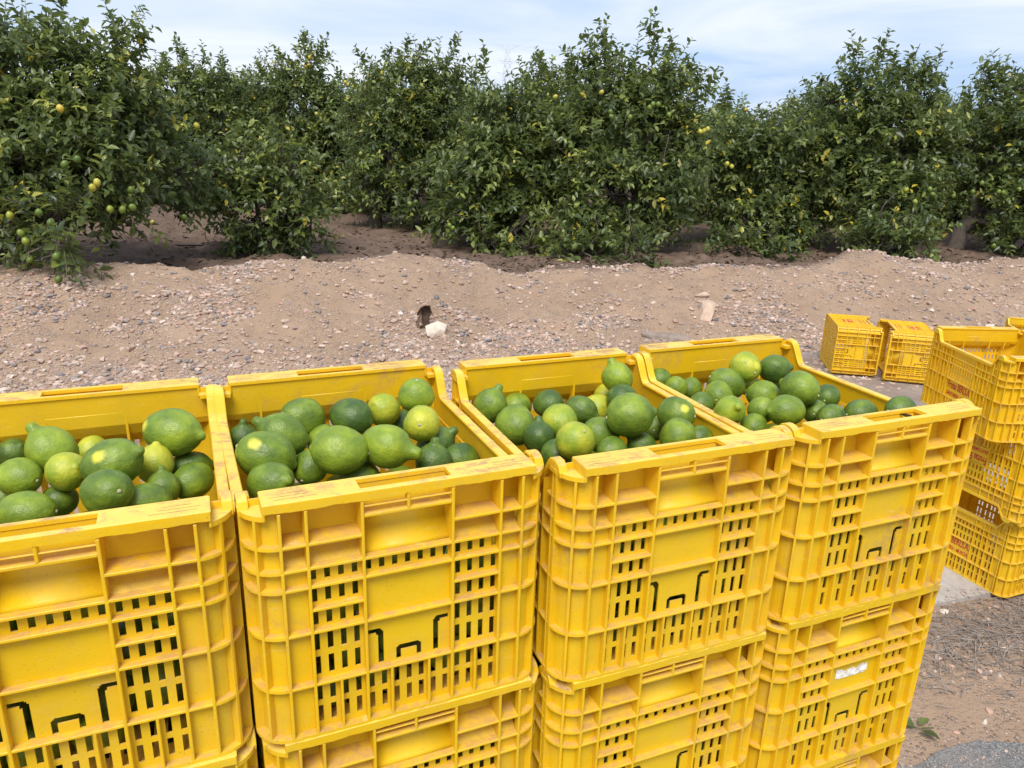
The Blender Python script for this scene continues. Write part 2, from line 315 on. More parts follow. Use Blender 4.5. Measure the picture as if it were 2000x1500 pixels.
LEMONS = [('1a', (-0.4743, 0.9953, 1.2089), (1.004, -0.132, -0.082), 0.0327, 1.33, 0.45, (-0.758, -0.454, 0.385), False, 'large green lemon at the back right with a yellow scar, leftmost crate'),
 ('1a', (-0.6108, 0.9381, 1.1974), (-0.575, 0.051, 0.806), 0.0308, 1.22, 0.55, None, False, 'light green lemon with a blunt nipple pointing up at the back left, leftmost crate'),
 ('1a', (-0.5072, 0.8912, 1.205), (0.887, 0.037, 0.438), 0.031, 1.35, 0.3, (-0.111, -0.749, 0.607), False, 'big two-toned green lemon with a yellow spot in the middle, leftmost crate'),
 ('1a', (-0.4815, 0.95, 1.178), (0.07, 0.198, 0.937), 0.0243, 1.2, 0.95, None, False, 'yellow-green lemon tucked behind the big yellow-spotted one, leftmost crate'),
 ('1a', (-0.5665, 0.8913, 1.1913), (0.74, -0.376, 0.462), 0.0249, 1.1, 0.8, None, False, 'pale lime-coloured lemon left of the big yellow-spotted one, leftmost crate'),
 ('1a', (-0.6237, 0.884, 1.1846), (-0.803, 0.213, 0.009), 0.0245, 1.25, 0.5, None, False, 'smooth green lemon near the left edge of the photo in the middle row, leftmost crate'),
 ('1a', (-0.4805, 0.8261, 1.1972), (-0.597, 0.439, -0.267), 0.0283, 1.3, 0.3, None, False, 'broad dull green lemon in front of the yellow-spotted one, leftmost crate'),
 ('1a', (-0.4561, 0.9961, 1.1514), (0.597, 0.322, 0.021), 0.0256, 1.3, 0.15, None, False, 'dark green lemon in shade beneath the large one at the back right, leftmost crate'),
 ('1a', (-0.4335, 0.9522, 1.1538), (0.29, 0.666, 0.109), 0.0254, 1.25, 0.3, None, False, 'round green lemon against the right wall near the front, leftmost crate'),
 ('1a', (-0.4554, 0.9124, 1.1607), (-0.082, 0.212, 0.98), 0.0219, 1.15, 0.3, None, False, 'green lemon with its nipple pointing straight up near the front right, leftmost crate'),
 ('1a', (-0.4524, 0.8586, 1.1674), (0.503, 0.545, -0.265), 0.0256, 1.35, 0.3, None, False, 'green lemon half hidden by the front rim, right of the broad dull one, leftmost crate'),
 ('1a', (-0.5834, 0.894, 1.1495), (0.197, 0.794, -0.145), 0.0216, 1.1, 0.2, None, False, 'small dark green lemon between two larger ones at the front, leftmost crate'),
 ('1a', (-0.5777, 0.8211, 1.17), (-0.7, -0.102, 0.01), 0.0254, 1.4, 0.45, None, False, 'long green lemon lying along the front rim, leftmost crate'),
 ('1a', (-0.6509, 0.893, 1.1504), (-0.703, -0.071, 0.105), 0.0215, 1.2, 0.35, None, False, 'green lemon cut by the left photo edge behind the front rim, leftmost crate'),
 ('1a', (-0.709, 0.9995, 1.165), (0.587, -0.156, 0.491), 0.0215, 1.2, 0.1, None, False, 'dark green lemon at the left edge of the photo in the back row, leftmost crate'),
 ('1a', (-0.6123, 1.0309, 1.16), (0.29, 0.856, 0.048), 0.0215, 1.15, 0.85, None, False, 'small yellow-green lemon glimpsed behind the yellow-spotted one, leftmost crate'),
 ('2a', (-0.3349, 0.9656, 1.1895), (0.911, 0.091, -0.367), 0.0345, 1.25, 0.35, (-0.116, -0.608, 0.719), False, 'big green lemon with a small round yellow spot on top at the left, second crate'),
 ('2a', (-0.3285, 1.0287, 1.195), (-0.864, 0.035, 0.433), 0.0312, 1.25, 0.25, None, False, 'dull green lemon with a knobbly nipple pointing left, second crate'),
 ('2a', (-0.3226, 1.1071, 1.1922), (0.606, 0.61, -0.388), 0.0327, 1.2, 0.35, None, False, 'smooth green lemon at the back left against the rear wall, second crate'),
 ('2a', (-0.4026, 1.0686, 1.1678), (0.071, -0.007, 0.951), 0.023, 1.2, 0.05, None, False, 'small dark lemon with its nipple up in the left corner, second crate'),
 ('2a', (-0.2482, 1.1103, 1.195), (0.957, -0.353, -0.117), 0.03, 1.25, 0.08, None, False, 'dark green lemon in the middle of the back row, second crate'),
 ('2a', (-0.2054, 1.1607, 1.19), (-0.412, -0.594, 0.599), 0.0266, 1.12, 0.75, None, False, 'light green lemon with a pale blossom scar in the back row, second crate'),
 ('2a', (-0.1489, 1.1293, 1.228), (-0.073, 0.213, -0.965), 0.028, 1.05, 0.5, None, False, 'round bright green lemon on top in the back right corner, second crate'),
 ('2a', (-0.1307, 1.0486, 1.2116), (0.0, 0.951, -0.308), 0.0268, 1.08, 0.9, None, False, 'yellow-green lemon whose pale stem end faces the camera, second crate'),
 ('2a', (-0.2284, 0.9494, 1.2075), (-0.953, -0.074, 0.097), 0.0333, 1.22, 0.5, None, False, 'plump green lemon in the centre with its stem end to the right, second crate'),
 ('2a', (-0.1716, 0.977, 1.205), (0.936, -0.243, -0.1), 0.0317, 1.2, 0.55, None, True, 'green lemon with a long neck-like nipple pointing right, second crate'),
 ('2a', (-0.2826, 1.075, 1.1678), (0.19, 0.855, 0.045), 0.0258, 1.15, 0.45, None, False, 'green lemon wedged behind the plump central one, second crate'),
 ('2a', (-0.2817, 0.9921, 1.162), (0.184, 0.727, 0.297), 0.0241, 1.2, 0.3, None, False, 'green lemon half hidden left of the plump central one, second crate'),
 ('2a', (-0.3127, 0.9107, 1.1757), (0.597, -0.344, 0.236), 0.0282, 1.3, 0.3, None, False, 'green lemon at the left behind the front rim, second crate'),
 ('2a', (-0.2087, 0.9693, 1.1571), (0.497, 0.511, -0.044), 0.0262, 1.2, 0.3, None, False, 'green lemon just showing above the front rim in the centre, second crate'),
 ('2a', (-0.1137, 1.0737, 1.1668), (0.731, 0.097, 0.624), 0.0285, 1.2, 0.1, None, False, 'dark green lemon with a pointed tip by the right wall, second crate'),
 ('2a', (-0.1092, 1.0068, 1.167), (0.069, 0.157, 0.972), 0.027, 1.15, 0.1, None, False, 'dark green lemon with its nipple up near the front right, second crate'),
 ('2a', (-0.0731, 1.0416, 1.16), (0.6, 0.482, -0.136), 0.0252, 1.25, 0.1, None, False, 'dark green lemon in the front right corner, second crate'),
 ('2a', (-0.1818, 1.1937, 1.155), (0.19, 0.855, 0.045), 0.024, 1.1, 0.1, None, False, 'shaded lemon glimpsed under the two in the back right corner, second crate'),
 ('3a', (-0.0351, 1.1941, 1.19), (0.373, 0.171, 0.851), 0.0282, 1.15, 0.35, None, False, 'green lemon with a leafy-looking nipple in the back left corner, third crate'),
 ('3a', (0.0094, 1.2684, 1.165), (0.603, 0.451, -0.231), 0.0246, 1.2, 0.45, None, False, 'green lemon in the back row, second from the left wall, third crate'),
 ('3a', (0.008, 1.1317, 1.1815), (-0.506, 0.628, -0.01), 0.0318, 1.12, 0.35, None, False, 'pebbly-skinned green lemon at the left wall, third crate'),
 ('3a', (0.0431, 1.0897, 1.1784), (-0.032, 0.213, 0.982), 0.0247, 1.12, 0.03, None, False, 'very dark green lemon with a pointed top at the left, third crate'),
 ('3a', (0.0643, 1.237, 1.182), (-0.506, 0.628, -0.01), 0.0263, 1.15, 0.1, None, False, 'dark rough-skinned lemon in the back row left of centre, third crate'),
 ('3a', (0.0771, 1.1318, 1.19), (-0.509, 0.658, 0.085), 0.0286, 1.1, 0.65, None, False, 'light green rounded lemon in the middle left, third crate'),
 ('3a', (0.0934, 1.026, 1.2023), (-0.384, 0.556, -0.719), 0.0284, 1.08, 0.72, None, False, 'light green lemon showing a white stem button, third crate'),
 ('3a', (0.1162, 1.2101, 1.1823), (0.809, -0.275, -0.199), 0.0263, 1.15, 0.15, None, False, 'dark green lemon left of the yellow-sided one in the back row, third crate'),
 ('3a', (0.1478, 1.2508, 1.1729), (0.597, 0.417, -0.01), 0.0253, 1.15, 0.85, None, False, 'yellow-sided lemon in the back row behind the biggest one, third crate'),
 ('3a', (0.1432, 1.1358, 1.1698), (0.506, 0.419, -0.329), 0.0294, 1.15, 0.35, None, False, 'green lemon in the centre, left of the biggest one, third crate'),
 ('3a', (0.1833, 1.1131, 1.2121), (0.846, 0.134, 0.09), 0.0352, 1.12, 0.4, None, False, 'biggest lemon in its crate, deep green with its stem end to the left, third crate'),
 ('3a', (0.1858, 1.2825, 1.2172), (-0.379, 0.188, 0.905), 0.0275, 1.15, 0.5, (0.324, -0.799, -0.519), False, 'green lemon standing nipple up in the back right corner with a yellow belly, third crate'),
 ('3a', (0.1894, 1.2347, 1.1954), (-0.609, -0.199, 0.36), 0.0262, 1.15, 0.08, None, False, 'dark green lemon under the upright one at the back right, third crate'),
 ('3a', (0.2674, 1.1648, 1.1972), (-0.853, 0.451, -0.069), 0.0293, 1.12, 0.3, (0.239, -0.698, 0.602), False, 'green lemon with a large yellow patch by the right wall, third crate'),
 ('3a', (0.261, 1.1118, 1.1808), (0.29, 0.761, 0.079), 0.0283, 1.15, 0.4, None, False, 'green lemon in front of the yellow-patched one, third crate'),
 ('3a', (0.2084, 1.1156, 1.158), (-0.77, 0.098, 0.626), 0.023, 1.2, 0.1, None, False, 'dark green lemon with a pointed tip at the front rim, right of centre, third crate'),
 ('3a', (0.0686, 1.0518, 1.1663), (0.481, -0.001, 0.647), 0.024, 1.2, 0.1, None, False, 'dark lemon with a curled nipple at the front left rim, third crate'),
 ('3a', (0.1562, 1.0849, 1.1627), (0.497, 0.511, -0.044), 0.0224, 1.2, 0.3, None, False, 'green lemon just showing above the front rim in the middle, third crate'),
 ('3a', (0.1727, 1.3424, 1.165), (0.19, 0.855, 0.045), 0.0215, 1.1, 0.95, None, False, 'small yellow-green lemon in the back row left of the upright one, third crate'),
 ('3a', (0.3024, 1.1444, 1.1639), (0.497, 0.511, -0.044), 0.0215, 1.2, 0.25, None, False, 'green lemon low at the right wall behind the front rim, third crate'),
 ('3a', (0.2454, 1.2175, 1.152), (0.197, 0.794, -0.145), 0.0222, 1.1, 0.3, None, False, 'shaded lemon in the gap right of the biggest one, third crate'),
 ('4a', (0.429, 1.3546, 1.2241), (-0.309, 0.803, 0.045), 0.0293, 1.06, 0.75, (0.497, -0.725, 0.357), False, 'light green glossy lemon on top at the back, rightmost full crate'),
 ('4a', (0.4869, 1.367, 1.22), (0.896, -0.293, 0.23), 0.0274, 1.12, 0.12, None, False, 'dark green lemon on top in the back right corner, rightmost full crate'),
 ('4a', (0.3881, 1.3225, 1.2023), (0.861, -0.004, -0.338), 0.0288, 1.25, 0.35, None, False, 'green lemon at the back with its stem end to the left, rightmost full crate'),
 ('4a', (0.4968, 1.2551, 1.2181), (-0.609, 0.562, 0.113), 0.0304, 1.15, 0.4, None, False, 'large smooth green lemon high at the right wall, rightmost full crate'),
 ('4a', (0.4475, 1.2956, 1.192), (0.9, -0.086, 0.058), 0.0262, 1.2, 0.45, None, False, 'green lemon in the centre, rightmost full crate'),
 ('4a', (0.363, 1.2779, 1.1952), (0.29, 0.809, 0.063), 0.0245, 1.15, 0.45, None, False, 'rounded green lemon left of the centre one, rightmost full crate'),
 ('4a', (0.3581, 1.1822, 1.2), (0.142, -0.797, 0.526), 0.0247, 1.1, 0.6, None, False, 'green lemon pointing its ringed nipple at the camera, rightmost full crate'),
 ('4a', (0.4239, 1.2226, 1.1886), (-0.122, -0.404, 0.863), 0.0235, 1.1, 0.4, None, False, 'green lemon with a dimpled top in the middle of the front half, rightmost full crate'),
 ('4a', (0.4529, 1.1864, 1.2017), (-0.95, -0.104, 0.002), 0.0261, 1.22, 0.4, None, False, 'dull green lemon with a white stem end to the right, rightmost full crate'),
 ('4a', (0.3281, 1.2519, 1.1856), (0.393, 0.731, -0.013), 0.0215, 1.15, 0.2, None, False, 'small dark green lemon at the left wall, rightmost full crate'),
 ('4a', (0.3325, 1.3608, 1.1776), (0.49, 0.668, 0.115), 0.022, 1.15, 0.3, None, False, 'speckled green lemon at the back left, rightmost full crate'),
 ('4a', (0.3002, 1.3354, 1.1872), (-0.178, 0.353, -0.857), 0.0215, 1.1, 0.45, None, False, 'green lemon with a dry calyx at the back left, rightmost full crate'),
 ('4a', (0.5629, 1.2998, 1.19), (0.393, 0.731, -0.013), 0.0232, 1.15, 0.15, None, False, 'dark green lemon against the right wall, rightmost full crate'),
 ('4a', (0.5296, 1.2554, 1.177), (0.397, 0.701, -0.109), 0.0215, 1.2, 0.25, None, False, 'green lemon right of the one with the white stem end, rightmost full crate'),
 ('4a', (0.5384, 1.2144, 1.1828), (0.597, 0.417, -0.01), 0.0222, 1.25, 0.2, None, False, 'dull dark green lemon at the front rim on the right, rightmost full crate'),
 ('4a', (0.4018, 1.1873, 1.1716), (0.294, 0.73, -0.016), 0.0215, 1.15, 0.4, None, False, 'green lemon low at the left end of the front rim, rightmost full crate'),
 ('4a', (0.6104, 1.262, 1.1745), (0.798, 0.309, -0.021), 0.0255, 1.3, 0.2, None, False, 'long dark lemon just above the front rim beside the handle notch, rightmost full crate'),
 ('4a', (0.658, 1.2238, 1.197), (0.798, 0.309, -0.021), 0.0229, 1.3, 0.15, None, False, 'dark lemon in the front right corner behind the rim, rightmost full crate'),
 ('4a', (0.5146, 1.4046, 1.174), (0.294, 0.73, -0.016), 0.0215, 1.1, 0.4, None, False, 'green lemon glimpsed behind the centre one, rightmost full crate'),
 ('4a', (0.4572, 1.4061, 1.174), (0.294, 0.73, -0.016), 0.0215, 1.1, 0.7, None, False, 'pale green lemon glimpsed under the top light one, rightmost full crate'),
 ('4a', (0.2788, 1.3805, 1.1881), (0.294, 0.73, -0.016), 0.0215, 1.1, 0.3, None, False, 'green lemon at the left wall at the very back, rightmost full crate')]
TREES = [('lemon_tree', 'big lemon tree at the left edge whose fruiting branches hang over the gravel bank', (-5.28, 7.6, 0.28), [((-4.43, 7.39, 2.04), 0.65, 0.49, 0.49, 1), ((-3.82, 7.29, 1.73), 0.6, 0.51, 0.51, 1), ((-4.26, 6.84, 1.31), 0.66, 0.57, 0.57, 1), ((-3.69, 6.92, 1.23), 0.47, 0.45, 0.45, 1), ((-5.15, 7.23, 1.53), 0.88, 0.88, 1.02, 1), ((-3.73, 6.27, 0.86), 0.31, 0.23, 0.23, 0.9), ((-4.24, 6.47, 0.82), 0.26, 0.24, 0.24, 0.9), ((-3.55, 6.01, 0.69), 0.1, 0.1, 0.1, 0.4), ((-4.08, 6.32, 0.68), 0.08, 0.08, 0.11, 0.45), ((-3.56, 7.44, 2.2), 0.23, 0.23, 0.28, 0.7), ((-3.64, 7.54, 1.54), 0.34, 0.34, 0.53, 1), ((-3.57, 6.82, 0.94), 0.31, 0.16, 0.16, 0.7), ((-3.44, 7.96, 1.2), 0.31, 0.31, 0.46, 0.7)], [((-4.43, 7.43, 2.17), (-4.5, 7.59, 2.65), 1), ((-4.16, 7.46, 2.27), (-4.15, 7.61, 2.71), 1), ((-3.78, 7.4, 2.06), (-3.5, 7.59, 2.66), 2), ((-4.3, 7.49, 2.35), (-4.29, 7.57, 2.59), 1), ((-4.67, 7.46, 2.25), (-4.7, 7.54, 2.51), 1), ((-3.56, 7.44, 2.2), (-3.4, 7.51, 2.42), 1), ((-4.02, 7.45, 2.23), (-3.94, 7.54, 2.49), 1), ((-3.61, 6.02, 0.73), (-3.59, 5.95, 0.52), 0.5), ((-3.31, 7.88, 0.96), (-3.22, 7.77, 0.62), 1)], [((-3.71, 6.51, 1.72), 0.86, 0.029), ((-3.37, 6.21, 1.13), 0.7, 0.029), ((-3.34, 6.23, 1.17), 0.74, 0.029), ((-3.73, 6.05, 0.94), 0.28, 0.029), ((-3.63, 6.02, 0.87), 0.19, 0.029), ((-3.93, 6.1, 0.77), 0.51, 0.029), ((-3.89, 6.08, 0.71), 0.56, 0.029), ((-3.91, 6.13, 0.56), 0.37, 0.029), ((-3.62, 5.99, 0.43), 0.23, 0.029), ((-3.5, 6.28, 1.34), 0.14, 0.029), ((-3.28, 6.46, 0.94), 0.42, 0.029), ((-3.2, 6.47, 0.96), 0.37, 0.029), ((-3.39, 6.47, 0.94), 0.56, 0.029), ((-3.07, 7.63, 1.62), 0.7, 0.029), ((-3.45, 6.27, 0.99), 0.19, 0.029), ((-3.58, 5.94, 0.62), 0.28, 0.029), ((-3.16, 7.36, 0.79), 0.28, 0.029), ((-4.02, 6.14, 0.9), 0.65, 0.029), ((-3.6, 6.27, 1.3), 0.19, 0.029), ((-3.27, 6.62, 1.09), 0.28, 0.029)], 360, 1, 300, 'lemon trees along the near edge of the orchard', 0.085, 0.095, False, 7),
 ('lemon_sapling', 'young dark green bushy lemon tree just behind the bank, left of the middle', (-2.87, 8.73, 0.28), [((-2.91, 8.65, 0.75), 0.57, 0.46, 0.46, 1), ((-2.57, 8.76, 1.09), 0.43, 0.4, 0.4, 1), ((-3.26, 8.76, 1.07), 0.34, 0.34, 0.37, 1), ((-2.78, 8.56, 0.46), 0.63, 0.23, 0.23, 1), ((-3.1, 8.85, 1.34), 0.26, 0.23, 0.23, 0.8), ((-2.33, 8.63, 0.66), 0.26, 0.26, 0.34, 0.8)], [((-3.1, 8.86, 1.4), (-3.15, 8.94, 1.64), 1), ((-2.7, 8.85, 1.35), (-2.66, 8.92, 1.56), 1), ((-2.47, 8.83, 1.31), (-2.41, 8.89, 1.47), 1), ((-3.38, 8.81, 1.23), (-3.47, 8.86, 1.38), 1)], [], 264, 2, 240, 'lemon trees along the near edge of the orchard', 0.04, 0.099, True, 0),
 ('lemon_tree', 'lemon tree with a bare trunk foot and upright shoots, left of the middle one', (-2.12, 11.66, 0.28), [((-1.74, 12.15, 2.12), 0.69, 0.69, 0.69, 1), ((-1.94, 11.89, 1.31), 0.57, 0.57, 0.76, 1), ((-1.34, 11.99, 1.62), 0.53, 0.53, 0.84, 1), ((-1.21, 12.22, 2.35), 0.42, 0.42, 0.46, 1), ((-2.21, 11.45, 0.96), 0.41, 0.41, 0.45, 0.8), ((-2.57, 12.42, 1.66), 0.32, 0.32, 0.55, 0.8), ((-1.01, 11.78, 0.98), 0.46, 0.46, 0.69, 0.9), ((-1.41, 11.29, 0.78), 0.44, 0.44, 0.44, 1)], [((-2.32, 12.28, 2.54), (-2.51, 12.38, 2.84), 1), ((-1.76, 12.33, 2.7), (-1.71, 12.43, 3.01), 1), ((-1.03, 12.34, 2.72), (-1.01, 12.45, 3.05), 1), ((-1.53, 12.34, 2.71), (-1.46, 12.41, 2.94), 1), ((-1.98, 12.31, 2.62), (-2.01, 12.39, 2.87), 1)], [((-2.17, 10.76, 0.57), 0.19, 0.029), ((-1.38, 10.6, 0.73), 0.28, 0.029), ((-2.23, 11.21, 1.32), 0.56, 0.029)], 240, 3, 200, 'lemon trees along the near edge of the orchard', 0.085, 0.099, False, 10),
 ('lemon_tree', 'lemon tree with drooping skirts left of the tall shooted one in the middle', (0.24, 9.97, 0.28), [((-0.15, 10.17, 1.22), 0.75, 0.75, 0.79, 1), ((-0.11, 10.38, 1.87), 0.56, 0.46, 0.46, 1), ((-0.52, 9.78, 0.97), 0.54, 0.54, 0.54, 1), ((0.0, 9.65, 0.57), 0.35, 0.35, 0.38, 1), ((-0.85, 9.56, 0.64), 0.28, 0.28, 0.31, 0.9), ((-0.31, 9.58, 0.38), 0.19, 0.19, 0.22, 0.8), ((0.3, 10.24, 1.42), 0.46, 0.46, 0.79, 1), ((0.13, 9.14, 0.3), 0.29, 0.26, 0.26, 0.9), ((-0.36, 9.26, 0.35), 0.22, 0.22, 0.22, 0.8)], [((-0.45, 10.53, 2.33), (-0.55, 10.66, 2.73), 1), ((0.27, 10.54, 2.35), (0.21, 10.64, 2.66), 1)], [((-0.8, 9.19, 0.59), 0.42, 0.029), ((-0.76, 9.18, 0.56), 0.47, 0.029), ((-0.34, 9.29, 0.56), 0.28, 0.029), ((0.17, 9.55, 0.39), 0.9, 0.029), ((0.33, 9.59, 0.2), 0.51, 0.029), ((-1.28, 9.27, 0.82), 0.28, 0.029), ((0.42, 9.99, 2.09), 0.79, 0.029)], 240, 4, 220, 'lemon trees along the near edge of the orchard', 0.085, 0.103, False, 14),
 ('lemon_tree', 'tallest lemon tree in the middle with long upright shoots against the sky', (1.5, 9.98, 0.28), [((1.31, 10.14, 1.76), 0.93, 0.64, 0.64, 1), ((0.97, 10.29, 2.24), 0.42, 0.42, 0.45, 1), ((1.75, 10.26, 2.14), 0.55, 0.45, 0.45, 1), ((1.17, 9.59, 1.04), 0.75, 0.56, 0.56, 1), ((0.74, 9.35, 0.62), 0.4, 0.37, 0.37, 1), ((1.75, 9.7, 1.05), 0.47, 0.47, 0.53, 1), ((1.42, 9.31, 0.5), 0.31, 0.26, 0.26, 0.9), ((2.07, 10.24, 2.09), 0.27, 0.27, 0.32, 0.8), ((0.67, 9.82, 1.44), 0.38, 0.38, 0.63, 1), ((2.1, 10.01, 1.35), 0.32, 0.32, 0.51, 1), ((1.32, 8.75, 0.41), 0.36, 0.26, 0.26, 0.9), ((0.68, 8.74, 0.35), 0.35, 0.24, 0.24, 0.9), ((1.03, 9.09, 0.48), 0.36, 0.27, 0.27, 0.9)], [((1.03, 10.37, 2.48), (1.01, 10.59, 3.14), 2.4), ((0.94, 10.33, 2.36), (0.82, 10.52, 2.94), 1.6), ((0.71, 10.35, 2.41), (0.49, 10.45, 2.72), 1), ((1.67, 10.38, 2.5), (1.57, 10.59, 3.16), 2.4), ((1.8, 10.38, 2.51), (1.9, 10.52, 2.94), 1.6), ((2.13, 10.3, 2.27), (2.13, 10.43, 2.67), 1), ((2.26, 10.24, 2.09), (2.46, 10.39, 2.53), 1.4), ((1.26, 10.35, 2.43), (1.23, 10.46, 2.76), 1), ((1.35, 10.35, 2.43), (1.41, 10.4, 2.59), 1)], [((1.27, 9.4, 1.87), 0.33, 0.029), ((1.04, 9.41, 1.92), 0.23, 0.029), ((1.05, 9.39, 1.87), 0.19, 0.029), ((1.49, 9.43, 1.98), 0.37, 0.029), ((1.53, 9.44, 2.02), 0.28, 0.029), ((1.59, 9.44, 2.02), 0.28, 0.029), ((1.72, 9.41, 1.91), 0.37, 0.029), ((2.18, 9.77, 1.74), 0.79, 0.029), ((2.23, 9.78, 1.75), 0.65, 0.029), ((2.27, 9.78, 1.77), 0.82, 0.029), ((1.31, 9.18, 0.88), 0.28, 0.029), ((0.96, 9.8, 2.15), 0.79, 0.029), ((2.6, 9.97, 1.37), 0.74, 0.029), ((2.66, 9.96, 1.34), 0.7, 0.029)], 248, 5, 280, 'lemon trees along the near edge of the orchard', 0.09, 0.103, False, 14),
 ('lemon_tree', 'dense low lemon tree without tall shoots between the middle tree and the right hand ones', (3.34, 10.71, 0.28), [((3.2, 10.61, 0.63), 0.59, 0.52, 0.52, 1), ((3.03, 10.87, 1.42), 0.56, 0.56, 0.56, 1), ((3.52, 10.89, 1.5), 0.59, 0.56, 0.56, 1), ((3.82, 10.66, 0.78), 0.45, 0.45, 0.45, 1), ((2.95, 11.5, 1.75), 0.4, 0.33, 0.33, 1), ((2.7, 10.78, 1.14), 0.38, 0.38, 0.56, 0.8), ((4.24, 11.23, 1.24), 0.36, 0.36, 0.65, 0.8), ((3.56, 10.31, 0.34), 0.41, 0.2, 0.2, 0.8), ((2.72, 9.47, 0.36), 0.39, 0.26, 0.26, 0.9), ((3.09, 9.48, 0.37), 0.38, 0.26, 0.26, 0.9)], [((3.05, 12.31, 1.98), (3.15, 12.48, 2.5), 3), ((3.57, 11.05, 1.97), (3.67, 11.13, 2.23), 1), ((3.3, 11.02, 1.89), (3.22, 11.1, 2.12), 1)], [((3.1, 11.24, 2.06), 0.84, 0.029), ((2.83, 10.03, 0.9), 0.47, 0.029)], 248, 6, 200, 'lemon trees along the near edge of the orchard', 0.07, 0.103, True, 8),
 ('lemon_tree', 'lemon tree right of centre with several shoots leaning right above its crown', (5.23, 10.52, 0.28), [((4.88, 10.76, 1.74), 0.85, 0.72, 0.72, 1), ((4.52, 10.91, 2.19), 0.51, 0.48, 0.48, 1), ((5.2, 10.95, 2.34), 0.44, 0.36, 0.36, 1), ((4.83, 10.18, 0.92), 0.66, 0.53, 0.53, 1), ((4.28, 10.63, 1.33), 0.48, 0.48, 0.58, 1), ((5.5, 10.68, 1.5), 0.44, 0.44, 0.51, 1), ((4.51, 10.08, 0.6), 0.3, 0.23, 0.23, 0.8), ((5.12, 9.97, 0.59), 0.26, 0.26, 0.26, 0.8), ((4.43, 9.43, 0.54), 0.37, 0.26, 0.26, 0.9), ((4.83, 9.42, 0.51), 0.34, 0.24, 0.24, 0.9)], [((4.45, 10.97, 2.38), (4.41, 11.2, 3.11), 2.2), ((4.65, 10.99, 2.45), (4.92, 11.2, 3.09), 2), ((5.13, 11.02, 2.53), (5.18, 11.14, 2.91), 1), ((5.2, 10.93, 2.27), (5.41, 11.07, 2.68), 1.6), ((4.04, 10.9, 2.17), (3.95, 11.02, 2.53), 1), ((3.91, 10.88, 2.1), (3.8, 10.97, 2.39), 0.6), ((5.55, 10.83, 1.96), (5.49, 10.95, 2.31), 1), ((4.92, 11.02, 2.52), (4.98, 11.13, 2.88), 1)], [((5.02, 9.57, 1.1), 0.33, 0.029), ((4.98, 9.58, 1.16), 0.47, 0.029), ((5.15, 9.73, 1.27), 0.23, 0.029), ((4.64, 9.61, 0.91), 0.84, 0.029), ((4.81, 9.54, 1.01), 0.56, 0.029), ((5.2, 9.57, 0.79), 0.28, 0.029), ((5.11, 9.84, 1.3), 0.19, 0.029), ((4.58, 9.78, 1.44), 0.33, 0.029), ((4.75, 9.69, 1.14), 0.65, 0.029), ((4.32, 9.58, 0.81), 0.47, 0.029)], 248, 7, 240, 'lemon trees along the near edge of the orchard', 0.085, 0.103, False, 12),
 ('lemon_tree', 'lemon tree cut by the right edge of the photo with its dark trunk showing', (6.15, 10.84, 0.28), [((6.63, 11.18, 1.73), 0.71, 0.71, 0.71, 1), ((6.75, 11.38, 2.34), 0.5, 0.39, 0.39, 1), ((6.81, 10.71, 0.94), 0.7, 0.49, 0.49, 1), ((6.28, 11.11, 1.51), 0.35, 0.35, 0.46, 1), ((7.56, 11.14, 1.62), 0.78, 0.78, 1.14, 1), ((6.55, 10.5, 0.61), 0.34, 0.24, 0.24, 0.9), ((7.04, 10.46, 0.49), 0.41, 0.31, 0.31, 0.8)], [((6.47, 11.39, 2.4), (6.44, 11.55, 2.88), 1.6), ((6.86, 11.42, 2.48), (6.94, 11.51, 2.75), 1), ((6.26, 11.31, 2.12), (6.18, 11.44, 2.52), 1), ((6.57, 11.42, 2.47), (6.67, 11.51, 2.75), 1), ((7.32, 11.45, 2.56), (7.37, 11.58, 2.96), 1)], [((5.8, 10.1, 1.12), 0.28, 0.029), ((5.67, 10.29, 1.05), 0.28, 0.029), ((6.13, 10.1, 1.13), 0.47, 0.029), ((6.19, 10.1, 1.12), 0.37, 0.029), ((5.91, 10.13, 1.23), 0.28, 0.029), ((6.15, 9.99, 0.46), 0.37, 0.029), ((5.77, 10.17, 0.69), 0.19, 0.029), ((6.39, 10.11, 1.17), 0.33, 0.029)], 240, 8, 200, 'lemon trees along the near edge of the orchard', 0.1, 0.103, False, 12),
 ('lemon_tree', 'lemon tree of the second row with one spindly shoot, right of the big left tree', (-5.5, 13.54, 0.28), [((-5.22, 14.07, 1.9), 0.76, 0.76, 0.8, 1), ((-5.95, 14.16, 2.17), 0.67, 0.58, 0.58, 1), ((-4.84, 13.84, 1.19), 0.62, 0.62, 0.71, 1), ((-5.73, 13.83, 1.16), 0.71, 0.71, 0.8, 1)], [((-5.87, 14.3, 2.6), (-5.98, 14.47, 3.14), 1.6), ((-5.52, 14.3, 2.61), (-5.57, 14.44, 3.03), 1), ((-5.16, 14.3, 2.62), (-5.27, 14.37, 2.83), 1), ((-6.14, 14.29, 2.59), (-6.32, 14.36, 2.79), 1)], [((-5.51, 13.1, 1.62), 0.79, 0.029), ((-5.64, 13.14, 1.74), 0.74, 0.029)], 192, 9, 0, 'lemon trees along the near edge of the orchard', 0.08, 0.108, False, 10),
